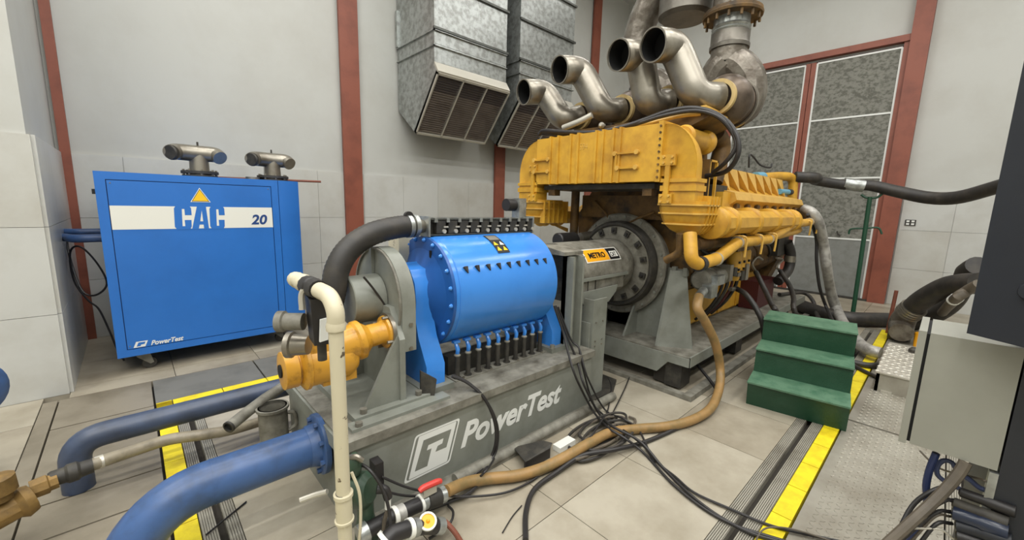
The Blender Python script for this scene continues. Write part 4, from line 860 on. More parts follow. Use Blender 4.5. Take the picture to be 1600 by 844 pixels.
for k, q in enumerate((((3.200, 2.281, 2.240)), ((3.120, 2.797, 2.229)), ((3.200, 1.971, 2.198)))):
    solo('cloth_scrap', lathe(nb(), q, (1, 0.3, 0), [(0, 0.012), (0.03, 0.03), (0.09, 0.026), (0.11, 0.01)], 10), (trimM, catdM, catdM)[k], ('pale scrap on the cooler top below the second intake pipe from the left', 'brown cover scrap at the left end of the cooler top', 'brown lump beside the third intake pipe on the cooler top')[k], 'scrap')
solo('sensor_wire', tube(nb(), [(6.027, 1.900, 2.067), (5.998, 1.900, 2.220), (6.151, 1.900, 2.218), (6.479, 1.900, 2.138), (6.923, 1.900, 2.138), (6.991, 1.900, 2.199)], 0.012, 8), cableM, 'black wire loop sticking up above the valve covers', 'wire')
# ================================================================ PIPES AND VALVES LEFT
t = thing('supply_pipe', 'thick blue pipe with bolted flange on the grey base, bending to the floor', 'pipe', (0.0, 2.0, 0.0))
P = elbowed([(0.585, 2.0, 0.30), (-0.13, 2.0, 0.30), (-0.20, 1.93, -0.04)], 0.30, 8)
P = elbowed([(0.585, 2.0, 0.30), (-0.02, 2.0, 0.30), (-0.20, 1.96, 0.0)], 0.26, 8)
obj('pipe', tube(nb(), P, 0.093, 32, smooth=False), pipeM, t, smooth=50)
f_ = obj('flange', lathe(nb(), (0.602, 2.0, 0.30), (-1, 0, 0), [(0, 0.148), (0.022, 0.148), (0.026, 0.142), (0.028, 0.105), (0.07, 0.095)], 40), pipeM, t)
for p in circle_pts((0.58, 2.0, 0.30), (1, 0, 0), 0.124, 8, 0.3): obj('bolt', cyl(nb(), p, p+Vector((-0.022, 0, 0)), 0.013, None, 6), pipeM, f_)
obj('weld_seam', ringband(nb(), (0.155, 2.0, 0.30), (1, 0, 0), 0.09, 0.0945, 0, 0.006, 32), pipeM, t)
t = thing('return_pipe', 'thinner blue pipe running low behind the thick one and turning down into the plates', 'pipe', (-0.3, 2.88, 0.0))
obj('pipe', tube(nb(), elbowed([(0.95, 2.88, 0.262), (-0.315, 2.88, 0.262), (-0.315, 2.88, 0.0)], 0.19, 8), 0.062, 24, smooth=False), pipe2M, t, smooth=50)
for x in (-0.12, 0.70): obj('weld_seam', ringband(nb(), (x, 2.88, 0.262), (1, 0, 0), 0.06, 0.0635, 0, 0.006, 24), pipe2M, t)
t = thing('drain_hose', 'grey-brown hose with a pale tag running from the brass valve over the yellow tiles', 'hose', (0, 2.75, 0))
obj('hose', tube(nb(), [(-0.30, 2.60, 0.235), (-0.20, 2.62, 0.235), (-0.08, 2.68, 0.215), (0.05, 2.72, 0.20), (0.20, 2.70, 0.18), (0.33, 2.72, 0.15), (0.50, 2.78, 0.12), (0.62, 2.82, 0.11)], 0.030, 14), hoseM, t)
obj('hose_tag', cyl(nb(), (-0.225, 2.617, 0.235), (-0.195, 2.621, 0.235), 0.0315, None, 14), trimM, t)
obj('hose_ferrule', lathe(nb(), (-0.37, 2.585, 0.235), (1, 0.14, 0), [(0, 0.030), (0.01, 0.036), (0.05, 0.036), (0.06, 0.044), (0.09, 0.044), (0.10, 0.036), (0.14, 0.034)], 14), dgreyM, t)
t = thing('brass_valve', 'grimy brass gate valve at the left picture edge joined to the hose', 'valve', (-0.46, 2.5, 0.0))
obj('valve_body', lathe(nb(), (-0.66, 2.44, 0.16), (1, 0.42, 0.16), [(0, 0.05), (0.05, 0.055), (0.055, 0.068), (0.11, 0.07), (0.14, 0.055), (0.22, 0.055), (0.24, 0.07), (0.27, 0.06)], 10), brassM, t)
obj('valve_bonnet', lathe(nb(), (-0.49, 2.50, 0.25), (-0.05, 0.0, 1), [(0, 0.035), (0.03, 0.04), (0.035, 0.055), (0.10, 0.055), (0.105, 0.045), (0.112, 0.02)], 12), brassM, t)
obj('union_nut', lathe(nb(), (-0.42, 2.56, 0.225), (1, 0.2, 0.05), [(0, 0.042), (0.05, 0.044), (0.055, 0.036), (0.08, 0.036)], 8), brassM, t)
obj('valve_leg', cyl(nb(), (-0.66, 2.44, 0.0), (-0.66, 2.44, 0.18), 0.035, None, 12), rustM, t)
t = thing('blue_handwheel', 'dark blue valve cap cut by the left picture edge in front of the white pillar', 'valve', (-0.72, 3.0, 0.0))
obj('cap', lathe(nb(), (-0.70, 3.275, 0.50), (0.55, -0.8, 0.1), [(0, 0.13), (0.02, 0.15), (0.05, 0.15), (0.07, 0.12), (0.08, 0.05)], 28), pipeM, t)
obj('stand', box(nb(), -0.80, -0.665, 3.26, 3.40, 0.0, 0.36), dgreyM, t, bevel=0.01)
obj('stub', cyl(nb(), (-0.74, 3.30, 0.36), (-0.74, 3.30, 0.5), 0.05, None, 14), dgreyM, t)
t = thing('open_standpipe', 'short open grey pipe stub standing behind the thick blue pipe', 'pipe', (0.50, 2.52, 0.0))
obj('pipe_wall', ringband(nb(), (0.50, 2.50, 0.0), (0, 0, 1), 0.066, 0.074, 0.0, 0.33, 28), grey2M, t)
obj('rim', ringband(nb(), (0.50, 2.50, 0.0), (0, 0, 1), 0.066, 0.084, 0.315, 0.33, 28), grey2M, t)
obj('bore_shade', cyl(nb(), (0.50, 2.50, 0.01), (0.50, 2.50, 0.10), 0.066, None, 24), holeM, t)  # black fill paints the shade down inside the stub
obj('side_ear', tube(nb(), [(0.57, 2.47, 0.28), (0.60, 2.46, 0.27), (0.605, 2.46, 0.2), (0.57, 2.47, 0.17)], 0.012, 8), grey2M, t)
t = thing('offcut_pipe', 'thin open grey pipe leaning from the hose up to the grey base', 'pipe', (0.4, 2.5, 0.0))
obj('pipe', tube(nb(), [(0.282, 2.455, 0.300), (0.378, 2.528, 0.320), (0.490, 2.609, 0.340), (0.635, 2.736, 0.340), (0.78, 2.72, 0.34)], 0.030, 14, smooth=False, cap=False), grey2M, t)
q = V((0.282, 2.455, 0.300)); q2 = V((0.378, 2.528, 0.320)); dd = (q2-q).normalized()
obj('pipe_mouth', ringband(nb(), q, dd, 0.024, 0.032, -0.002, 0.01, 16), dgreyM, t); obj('bore_shade', cyl(nb(), q+dd*0.01, q+dd*0.014, 0.029, None, 14), holeM, t)  # black disc paints the shade inside the open end
# yellow actuated valve
t = thing('yellow_valve', 'chipped yellow offset water valve at the left end of the grey base', 'valve', (0.65, 1.98, 0.5))
vy = 1.96
obj('end_cap', lathe(nb(), (0.435, vy, 0.735), (1, 0, -0.0), [(0, 0.060), (0.004, 0.086), (0.06, 0.086), (0.065, 0.074), (0.09, 0.08)], 32), valM, t)
obj('cap_plug', cyl(nb(), (0.436, vy, 0.735), (0.428, vy, 0.735), 0.03, None, 20), holeM, t)
obj('body', lathe(nb(), (0.505, vy, 0.735), (1, 0, 0), [(0, 0.08), (0.02, 0.112), (0.035, 0.112), (0.04, 0.102), (0.22, 0.098), (0.26, 0.07)], 32), valM, t)
obj('body_top', box(nb(), 0.51, 0.66, vy-0.07, vy+0.07, 0.80, 0.855), valM, t, bevel=0.02)
obj('body_step', box(nb(), 0.60, 0.76, vy-0.04, vy+0.04, 0.625, 0.69), valM, t, bevel=0.01)
obj('bulge', lathe(nb(), (0.675, vy, 0.79), (1, 0, 0.14), [(0, 0.07), (0.015, 0.088), (0.09, 0.090), (0.10, 0.100), (0.125, 0.100), (0.14, 0.082), (0.165, 0.062)], 32), valM, t)
obj('neck', lathe(nb(), (0.80, vy, 0.812), (1, 0, 0.05), [(0, 0.06), (0.10, 0.058), (0.12, 0.066), (0.125, 0.085), (0.137, 0.088)], 32), valM, t)
obj('flange', lathe(nb(), (0.935, vy, 0.82), (1, 0, 0), [(0, 0.10), (0.02, 0.10)], 36), steelM, t)
for a in (20, 110, 200, 290):
    p = Vector((0.935, vy+0.09*math.cos(R(a)), 0.82+0.09*math.sin(R(a)))); obj('flange_bolt', cyl(nb(), p, p-Vector((0.03, 0, 0)), 0.009, None, 6), steelM, t)
# cream pvc riser
t = thing('cream_riser_pipe', 'vertical cream PVC pipe with chipped paint standing before the grey base', 'pipe', (0.50, 1.43, 0.0))
px0, py0, r0 = 0.506, 1.452, 0.0262
obj('riser', cyl(nb(), (px0, py0, 0.36), (px0, py0, 1.06), r0, None, 24), pvcM, t)
obj('lower_riser', cyl(nb(), (px0, py0, 0.0), (px0, py0, 0.30), r0, None, 24), pvcM, t)
obj('coupling', lathe(nb(), (px0, py0, 0.27), (0, 0, 1), [(0, 0.036), (0.008, 0.036), (0.009, 0.031), (0.105, 0.031), (0.106, 0.036), (0.12, 0.036), (0.121, 0.0265)], 28), pvcM, t)
obj('elbow_collar', lathe(nb(), (px0, py0, 1.04), (0, 0, 1), [(0, 0.033), (0.015, 0.0345), (0.03, 0.031)], 24), pvcM, t)
E1 = [(px0, py0, 1.055), (px0, py0, 1.11), (px0-0.003, py0+0.045, 1.155), (px0-0.01, py0+0.13, 1.165)]
obj('elbow', tube(nb(), E1, 0.0305, 20, 5), pvcM, t, smooth=60)
obj('union_nut', lathe(nb(), (px0-0.011, py0+0.135, 1.166), (-0.06, 1, 0.02), [(0, 0.036), (0.045, 0.039), (0.05, 0.032), (0.06, 0.032), (0.065, 0.038), (0.11, 0.038)], 12), cableM, t)
obj('union_nut', lathe(nb(), (px0-0.018, py0+0.25, 1.169), (-0.06, 1, 0.02), [(0, 0.030), (0.02, 0.036), (0.05, 0.036), (0.055, 0.029), (0.10, 0.029), (0.105, 0.034), (0.13, 0.031)], 12), pvcM, t)
obj('cable_tie', ringband(nb(), (px0, py0, 0.385), (0.08, 0, 1), 0.0262, 0.0285, 0, 0.005, 20), cableM, t)
obj('support_wire', tube(nb(), [(px0+0.035, py0, 0.46), (px0+0.055, py0-0.02, 0.36), (px0+0.05, py0-0.02, 0.2), (px0+0.03, py0, 0.05)], 0.006, 6), pvcM, t)
t = thing('motor_actuator', 'black boxed valve actuator with pale label beside the cream pipe elbow', 'actuator', (0.45, 1.66, 0.95))
obj('housing', hexa(nb(), [(0.475, 1.60, 0.945), (0.552, 1.585, 0.945), (0.565, 1.70, 0.945), (0.49, 1.715, 0.945), (0.465, 1.59, 1.13), (0.535, 1.58, 1.13), (0.56, 1.70, 1.13), (0.48, 1.71, 1.13)]), cableM, t, bevel=0.008)
lq = [(0.493, 1.572, 1.052), (0.521, 1.572, 1.055), (0.517, 1.572, 0.969), (0.487, 1.572, 0.965)]
obj('label', hexa(nb(), lq+[(a, b_+0.012, c_) for a, b_, c_ in lq]), whiteM, t)
obj('side_port', lathe(nb(), (0.47, 1.70, 1.02), (-0.75, 0.62, 0), [(0, 0.034), (0.07, 0.034), (0.075, 0.042), (0.10, 0.042), (0.102, 0.02)], 20), grey2M, t)
obj('side_port', lathe(nb(), (0.50, 1.76, 0.90), (-0.75, 0.62, 0), [(0, 0.04), (0.06, 0.045), (0.065, 0.055), (0.085, 0.055), (0.087, 0.02)], 20), steelM, t)
obj('bracket', tube(nb(), [(0.50, 1.62, 1.19), (0.46, 1.66, 1.15), (0.455, 1.66, 1.08)], 0.012, 8), trimM, t)
obj('lower_body', cyl(nb(), (0.52, 1.66, 0.86), (0.52, 1.66, 0.946), 0.018, None, 12), dgreyM, t)
# big ribbed black hose to manifold
t = thing('ribbed_hose', 'thick ribbed black hose arching from behind the cream pipe to the drum manifold', 'hose', (0.75, 2.1, 0.9))
hp = [(0.70, 2.16, 0.82), (0.715, 2.14, 0.93), (0.738, 2.130, 1.035), (0.769, 2.140, 1.155), (0.840, 2.150, 1.251), (0.958, 2.150, 1.322), (1.099, 2.150, 1.355), (1.204, 2.150, 1.364)]
obj('hose', tube(nb(), hp, 0.062, 24, 12, rib=1, ribh=0.0022), blackM, t, smooth=60)
a_, b_ = Vector((1.171, 2.150, 1.361)), Vector((1.196, 2.150, 1.362)); obj('hose_band', cyl(nb(), a_, b_, 0.067, None, 28), galvM, t)
a_, b_ = Vector((1.208, 2.150, 1.363)), Vector((1.234, 2.150, 1.363)); obj('hose_band', cyl(nb(), a_, b_, 0.067, None, 28), galvM, t)
obj('hose_nozzle', cyl(nb(), (1.204, 2.150, 1.362), (1.29, AX, 1.36), 0.06, 0.035, 20), steelM, t)
obj('hose_knob', cyl(nb(), (1.180, 2.150, 1.420), V((1.180, 2.150, 1.420))+Vector((0.0, -0.02, 0.0)), 0.028, None, 16), cableM, t)
# lower black pipe run with ball valve, yellow capped fitting
def lz(px_a): return px_a
t = thing('ball_valve_line', 'black pipe run with a red-handled ball valve and silver bands at the base foot', 'valve', (0.85, 1.5, 0.0))
yv = 1.52
obj('pipe', tube(nb(), [(0.609, 1.500, 0.130), (0.724, 1.500, 0.132), (0.812, 1.500, 0.125), (0.884, 1.500, 0.119)], 0.033, 18, smooth=False), cableM, t)
for a, b_, r_, m in (((0.727, 1.500, 0.130), (0.746, 1.500, 0.129), 0.041, creamM), ((0.746, 1.500, 0.129), (0.783, 1.500, 0.128), 0.036, silverM), ((0.861, 1.500, 0.121), (0.874, 1.500, 0.121), 0.040, creamM), ((0.874, 1.500, 0.121), (0.898, 1.500, 0.118), 0.036, galvM), ((0.898, 1.500, 0.118), (0.968, 1.500, 0.105), 0.041, dgreyM), ((0.968, 1.500, 0.105), (0.998, 1.500, 0.100), 0.036, galvM), ((0.576, 1.500, 0.126), (0.614, 1.500, 0.130), 0.042, galvM)):
    obj('pipe_band', cyl(nb(), a, b_, r_, None, 20), m, t)
h0 = V((0.850, 1.480, 0.204)); h1 = V((0.966, 1.480, 0.199))
hb = obj('valve_handle', tube(nb(), [h0, h0+(h1-h0)*0.2+Vector((0, 0, 0.008)), h0+(h1-h0)*0.8+Vector((0, 0, 0.006)), h1], [0.012, 0.015, 0.015, 0.012], 10), redM, t, label='red lever handle')
obj('handle_stem', box(nb(), h0.x+0.02, h0.x+0.09, 1.475, 1.505, h0.z-0.045, h0.z-0.008), trimM, t, bevel=0.004)
obj('spout', cyl(nb(), (0.990, 1.500, 0.142), (0.998, 1.500, 0.090), 0.012, None, 10), galvM, t)
t = thing('capped_fitting', 'black tee fitting with a cream ring and yellow cap below the red-handled valve', 'fitting', (0.87, 1.38, 0.0))
obj('pipe', tube(nb(), [(0.625, 1.380, 0.143), (0.670, 1.380, 0.163), (0.739, 1.380, 0.146), (0.822, 1.380, 0.110), (0.904, 1.380, 0.062)], 0.034, 18, smooth=False), cableM, t)
for a, b_, r_, m in (((0.631, 1.380, 0.151), (0.645, 1.380, 0.160), 0.040, creamM), ((0.736, 1.380, 0.144), (0.754, 1.380, 0.140), 0.041, creamM), ((0.754, 1.380, 0.140), (0.781, 1.380, 0.127), 0.037, galvM), ((0.871, 1.380, 0.082), (0.904, 1.380, 0.062), 0.036, galvM)):
    obj('pipe_band', cyl(nb(), a, b_, r_, None, 20), m, t)
c = V((0.825, 1.380, 0.108)); up_ = Vector((-0.12, -0.55, 1)).normalized()
obj('tee_neck', cyl(nb(), c, c+up_*0.040, 0.036, 0.040, 22), dgreyM, t)
obj('cap_ring', ringband(nb(), c+up_*0.040, up_, 0.030, 0.038, 0, 0.010, 30), creamM, t)
yc_ = obj('yellow_cap', cyl(nb(), c+up_*0.040, c+up_*0.046, 0.0305, None, 26), orangeM, t)
obj('cap_knob', lathe(nb(), c+up_*0.046, up_, [(0, 0.009), (0.006, 0.007), (0.010, 0.003)], 12), orangeM, yc_)
obj('tail_hose', tube(nb(), [(0.921, 1.380, 0.075), (0.932, 1.360, 0.059), (0.946, 1.330, 0.032), (0.960, 1.300, -0.008)], 0.012, 10), rustM, t)
t = thing('green_actuator', 'dark green electric actuator with black plug low behind the cream pipe', 'actuator', (0.62, 1.55, 0.0))
obj('housing', lathe(nb(), (0.60, 1.60, 0.27), (0.5, -0.8, 0.2), [(0, 0.055), (0.02, 0.075), (0.07, 0.075), (0.09, 0.05)], 22), actM, t)
obj('neck', lathe(nb(), (0.63, 1.55, 0.02), (0.0, 0.0, 1), [(0, 0.05), (0.10, 0.045), (0.14, 0.035), (0.22, 0.035)], 18), actM, t)
obj('top_head', lathe(nb(), (0.595, 1.58, 0.36), (0.1, 0, 1), [(0, 0.03), (0.03, 0.035), (0.07, 0.028), (0.09, 0.01)], 14), actM, t)
obj('black_plug', tube(nb(), [(0.66, 1.50, 0.30), (0.69, 1.485, 0.29), (0.70, 1.48, 0.25)], 0.019, 12), cableM, t)
obj('plug_sleeve', cyl(nb(), (0.70, 1.48, 0.25), (0.695, 1.475, 0.205), 0.013, None, 12), creamM, t)
obj('plug_cable', tube(nb(), [(0.695, 1.475, 0.205), (0.67, 1.47, 0.13), (0.655, 1.46, 0.02)], 0.009, 8), soilM, t)
obj('side_relay', box(nb(), 0.70, 0.74, 1.60, 1.66, 0.22, 0.34), cableM, t, bevel=0.008)
obj('foil_connector', tube(nb(), [(0.585, 1.58, 0.44), (0.60, 1.55, 0.45), (0.62, 1.54, 0.43)], 0.012, 8), steelM, t)
solo('cable_end', tube(nb(), [(0.50, 1.62, 0.30), (0.46, 1.66, 0.28), (0.41, 1.68, 0.27)], 0.011, 8), trimM, 'short pale cable end sticking out left of the cream pipe', 'cable')
solo('loose_stick', cyl(nb(), (0.123, 2.084, 0.006), (0.298, 2.204, 0.006), 0.004, None, 6), cableM, 'thin dark rod lying across the ribbed rail below the thick blue pipe', 'rod')
# big tan hose
t = thing('tan_hose', 'thick tan hose snaking from the engine valve across the floor tiles', 'hose', (2.5, 1.3, 0.0))
hp = [(3.252, 1.280, 0.822), (3.149, 1.240, 0.747), (3.237, 1.200, 0.622), (3.376, 1.160, 0.429), (3.447, 1.130, 0.218), (3.328, 1.080, 0.103), (3.049, 1.027, 0.050), (2.798, 1.047, 0.035), (2.566, 1.123, 0.035), (2.384, 1.236, 0.035), (2.172, 1.323, 0.050), (1.945, 1.335, 0.060), (1.751, 1.352, 0.050), (1.589, 1.381, 0.035), (1.433, 1.429, 0.035), (1.293, 1.507, 0.040), (1.167, 1.540, 0.060), (1.017, 1.513, 0.100)]
obj('hose', tube(nb(), hp, [0.036, 0.035, 0.034, 0.032, 0.032, 0.031, 0.031, 0.031, 0.03, 0.03], 16, 8), tanM, t)
obj('hose_fitting', cyl(nb(), (3.252, 1.280, 0.822), V((3.252, 1.280, 0.822))+Vector((0.16, 0.03, 0.02)), 0.035, None, 14), galvM, t)
b = nb(); c = V((3.478, 1.300, 0.826)); box(b, c.x-0.03, c.x+0.10, c.y-0.04, c.y+0.04, c.z-0.05, c.z+0.06); obj('cast_elbow', b, galvM, t, bevel=0.02)
b = nb(); c = V((3.597, 1.300, 0.889)); box(b, c.x-0.03, c.x+0.14, c.y-0.035, c.y+0.035, c.z-0.02, c.z+0.06); obj('cast_elbow', b, galvM, t, bevel=0.02)
solo('cardboard_curl', box(nb(), 1.80, 1.95, 1.44, 1.50, 0.001, 0.035), creamM, 'white block under the tan hose at the base foot', 'block', bevel=0.01)
t = thing('kick_plate', 'bent dark steel plate tilted against the foot of the grey base', 'plate', (1.6, 1.55, 0.0))
pl = [(1.570, 1.616, 0.055), (1.733, 1.531, 0.075), (1.760, 1.472, 0.075), (1.724, 1.454, 0.065), (1.514, 1.457, 0.065)]
bm = nb(); loft(bm, [[Vector(p)-Vector((0, 0, 0.006)) for p in pl], [Vector(p) for p in pl]]); obj('plate', bm, dgreyM, t, smooth=None)
p4, p3 = Vector(pl[4]), Vector(pl[3])
obj('side', hexa(nb(), [(p4.x, p4.y, 0.0), (p3.x, p3.y, 0.0), (p3.x, p3.y+0.01, 0.0), (p4.x, p4.y+0.01, 0.0), (p4.x, p4.y, 0.058), (p3.x, p3.y, 0.058), (p3.x, p3.y+0.01, 0.058), (p4.x, p4.y+0.01, 0.058)]), cableM, t)
solo('conduit', cyl(nb(), (1.15, 1.625, 0.035), (2.66, 1.625, 0.035), 0.032, None, 16), grey2M, 'grey conduit pipe lying along the foot of the grey base', 'pipe')
# cables on the floor
def cable(pts, r, label, m=None, n=6, seg=8, name='cable', group='black cables on the floor tiles'):
    return solo(name, tube(nb(), pts, r, seg, n), m or cableM, label, 'cable', group)
H = 0.012
cable([(2.165, 1.850, 0.795), (2.194, 1.780, 0.607), (2.163, 1.700, 0.484), (2.133, 1.600, 0.346), (2.327, 1.587, 0.050), (2.163, 1.344, 0.080), (2.153, 1.218, 0.070), (2.189, 1.101, 0.012), (2.050, 0.850, 0.012), (1.987, 0.652, 0.012), (1.988, 0.503, 0.012), (2.034, 0.380, 0.012), (2.073, 0.288, 0.012)], 0.008, 'black cable from the drum to the right strip, leftmost of the bunch crossing the tiles')
cable([(2.179, 1.850, 0.793), (2.240, 1.780, 0.573), (2.271, 1.700, 0.395), (2.197, 1.580, 0.288), (2.356, 1.551, 0.030), (2.184, 1.334, 0.090), (2.192, 1.129, 0.070), (2.143, 0.952, 0.012), (2.041, 0.757, 0.012), (1.991, 0.592, 0.012), (1.991, 0.448, 0.012), (2.034, 0.342, 0.012)], 0.0085, 'black cable from the drum to the right strip, middle of the bunch crossing the tiles')
cable([(2.208, 1.850, 0.779), (2.286, 1.780, 0.539), (2.312, 1.720, 0.477), (2.295, 1.620, 0.294), (2.448, 1.558, 0.020), (2.354, 1.342, 0.070), (2.371, 1.237, 0.030), (2.186, 1.035, 0.012), (2.116, 0.863, 0.012), (2.067, 0.734, 0.012), (2.086, 0.565, 0.012), (2.114, 0.402, 0.012), (2.185, 0.262, 0.012), (2.275, 0.110, 0.012)], 0.007, 'black cable from the drum to the right strip, uppermost where it meets the yellow tiles')
cable([(2.312, 1.720, 0.477), (2.300, 1.660, 0.327), (2.402, 1.624, 0.050), (2.316, 1.390, 0.030), (2.195, 1.199, 0.080), (2.230, 1.111, 0.020), (2.151, 1.008, 0.012)], 0.007, 'short black cable beside the end of the grey base dropping to the tiles')
cable([(1.173, 1.111, 0.012), (1.293, 1.228, 0.014), (1.437, 1.310, 0.016), (1.633, 1.323, 0.018), (1.840, 1.303, 0.040), (2.023, 1.202, 0.050), (2.307, 1.145, 0.016), (2.635, 1.085, 0.016), (2.916, 1.049, 0.016), (3.219, 1.074, 0.016), (3.422, 1.127, 0.030), (3.6, 1.45, 0.2)], 0.0135, 'thick black cable curving beside the tan hose then down to the bottom edge')
cable([(1.249, 1.800, 0.537), (1.320, 1.750, 0.495), (1.381, 1.680, 0.417), (1.432, 1.640, 0.278), (1.433, 1.620, 0.147), (1.387, 1.620, 0.045), (1.184, 1.507, 0.030), (1.039, 1.528, 0.020), (0.909, 1.555, 0.020)], 0.0095, 'black cable from under the drum hanging down over the white lettering')
cable([(1.262, 1.800, 0.541), (1.343, 1.750, 0.481), (1.397, 1.670, 0.392), (1.444, 1.630, 0.258), (1.439, 1.610, 0.141), (1.393, 1.610, 0.056), (1.204, 1.589, 0.030), (1.066, 1.627, 0.020)], 0.006, 'thin black cable doubling the one that hangs over the white lettering')
cable([(0.618, 1.600, 0.393), (0.642, 1.520, 0.385), (0.673, 1.470, 0.309), (0.680, 1.430, 0.226), (0.666, 1.380, 0.118)], 0.007, 'black cable dropping in front of the green actuator to the bottom edge')
cable([(0.728, 1.600, 0.270), (0.846, 1.560, 0.177), (1.034, 1.520, 0.063), (1.152, 1.466, 0.030), (1.303, 1.389, 0.020), (1.475, 1.371, 0.012), (1.637, 1.375, 0.020), (1.824, 1.337, 0.030), (1.994, 1.349, 0.090), (2.241, 1.423, 0.100)], 0.006, 'thin black cable sagging from the green actuator rightwards to the tan hose')
cable([(0.715, 1.550, 0.232), (0.834, 1.540, 0.154), (1.009, 1.540, 0.074), (1.201, 1.557, 0.030), (1.269, 1.507, 0.100), (1.453, 1.640, 0.039)], 0.006, 'thin black cable crossing below the white logo behind the red handle')
cable([(2.956, 1.870, 0.020), (2.812, 1.742, 0.020), (2.467, 1.543, 0.020), (2.242, 1.444, 0.020)], 0.005, 'thin black cable on the tiles beside the skid corner, left of a pair')
cable([(3.174, 1.779, 0.020), (2.842, 1.640, 0.020), (2.503, 1.511, 0.020), (2.238, 1.415, 0.020)], 0.005, 'thin black cable on the tiles beside the skid corner, right of a pair')
cable([(1.033, 1.519, 0.010), (1.007, 1.438, 0.040), (0.959, 1.385, 0.050), (0.908, 1.386, 0.030), (0.847, 1.396, 0.020)], 0.006, 'thin black cable curled round the yellow capped fitting')
cable([(1.935, 0.410, 0.012), (2.048, 0.406, 0.020), (2.105, 0.361, 0.030), (2.159, 0.284, 0.030), (2.214, 0.172, 0.020)], 0.004, 'thin grey cable looping over the yellow tiles at the bottom edge', soilM)
cable([(1.126, 1.215, 0.006), (1.225, 1.256, 0.006), (1.314, 1.280, 0.006)], 0.003, 'short black zip tie lying alone on the floor tile', name='zip_tie', group=None)
# messy coil beside the tan hose
t = thing('cable_coil', 'grey tangled cable coil lying under the tan hose beside the grey base', 'cable', (2.35, 1.3, 0.0))
for k in range(7):
    cx, cy = 2.15+0.10*math.sin(k*2.1), 1.37+0.06*math.cos(k*1.7); a = 0.27+0.04*math.sin(k*3); b_ = 0.09+0.025*math.cos(k*2)
    pts = [(cx+a*math.cos(q*0.7+k)*1.0, cy+b_*math.sin(q*0.7+k), 0.012+0.005*k) for q in range(9)]
    obj('coil_turn', tube(nb(), pts, 0.009, 8), soilM if k % 2 else blackM, t)
# ================================================================ GREEN STEPS
t = thing('green_steps', 'dark green three-tread steel step stool straddling the yellow strip', 'steps', (3.43, 0.905, 0.0))
ex = Vector((0.14, -0.99, 0)).normalized(); ed = Vector((0.99, 0.14, 0)).normalized(); o0 = Vector((3.428, 0.906, 0))
def sp(w_, d_, z): q = o0+ex*w_+ed*d_; return Vector((q.x, q.y, z))
W_ = 0.615; D = [(0.0, -0.055), (0.215, 0.205), (0.48, 0.455)]
prof = [(0.0, 0.0), (-0.05, 0.188), (0.21, 0.19), (0.205, 0.39), (0.49, 0.39), (0.47, 0.585), (0.83, 0.585), (0.83, 0.0)]
def steplo(w0, w1, pr, name, m, bev=0.004):
    bm = nb(); loft(bm, [[sp(w0, d_, z) for d_, z in pr], [sp(w1, d_, z) for d_, z in pr]]); return obj(name, bm, m, t, bevel=bev)
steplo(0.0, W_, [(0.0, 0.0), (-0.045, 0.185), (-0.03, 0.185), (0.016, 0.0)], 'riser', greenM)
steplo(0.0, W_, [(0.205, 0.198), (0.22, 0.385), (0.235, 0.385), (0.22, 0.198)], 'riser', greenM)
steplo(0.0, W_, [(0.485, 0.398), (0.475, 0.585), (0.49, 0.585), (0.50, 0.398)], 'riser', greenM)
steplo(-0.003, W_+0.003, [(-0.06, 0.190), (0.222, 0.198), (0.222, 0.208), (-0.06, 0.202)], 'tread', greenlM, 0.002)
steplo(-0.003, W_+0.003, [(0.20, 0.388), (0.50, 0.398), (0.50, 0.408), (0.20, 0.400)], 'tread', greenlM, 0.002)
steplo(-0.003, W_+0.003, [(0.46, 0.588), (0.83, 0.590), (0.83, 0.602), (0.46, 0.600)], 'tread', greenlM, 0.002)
for w0, w1 in ((0.0, 0.012), (W_-0.012, W_)):
    steplo(w0, w1, [(0.01, 0.0), (-0.03, 0.185), (0.21, 0.198), (0.225, 0.385), (0.49, 0.398), (0.485, 0.585), (0.82, 0.585), (0.82, 0.0)], 'side_cheek', greenM, 0)
# raised tread pattern on risers
bm = nb()
for (d0, z0, d1, z1) in ((0.207, 0.215, 0.218, 0.375), (0.484, 0.415, 0.476, 0.575)):
    for i in range(44):
        for j in range(9):
            w_ = 0.015+i*0.0135; f = (j+0.5)/9; dd_ = d0+(d1-d0)*f-0.0004; z = z0+(z1-z0)*f; s = 1 if (i+j) % 2 else -1
            a = sp(w_-0.005, dd_, z-0.006*s); b_ = sp(w_+0.005, dd_, z+0.006*s); c = (a+b_)/2-ed*0.0022; n_ = Vector((0, 0, 0.0022))
            v = [bm.verts.new(q) for q in (a, (a+b_)/2+n_-ed*0.0005, b_, (a+b_)/2-n_-ed*0.0005, c)]
            for k in range(4): bm.faces.new((v[k], v[(k+1) % 4], v[4]))
o = obj('riser_lugs', bm, greenM, t, smooth=None); o['kind'] = 'stuff'
# ================================================================ CONTROL BOXES RIGHT
t = thing('junction_box', 'pale grey steel junction box with a thin door at the right picture edge', 'box', (1.6, -0.1, 0.87))
JX = 1.60
obj('box_body', hexa(nb(), [(JX, -0.172, 0.845), (JX+0.23, -0.172, 0.845), (JX+0.23, -0.006, 0.845), (JX, -0.006, 0.845), (JX, -0.172, 1.178), (JX+0.23, -0.172, 1.178), (JX+0.23, -0.006, 1.178), (JX, -0.006, 1.178)]), boxM, t, bevel=0.004)
obj('door_gasket', box(nb(), JX+0.004, JX+0.226, -0.007, 0.0015, 0.85, 1.174), holeM, t)
obj('box_door', box(nb(), JX-0.003, JX+0.233, 0.001, 0.0175, 0.842, 1.181), boxM, t, bevel=0.003)
t = thing('control_rack', 'black free-standing control rack behind the grey junction box', 'cabinet', (1.9, -0.6, 0.0))
obj('rack_body', box(nb(), JX+0.0, 2.3, -0.95, -0.176, 0.02, 1.18), navyM, t, bevel=0.006)
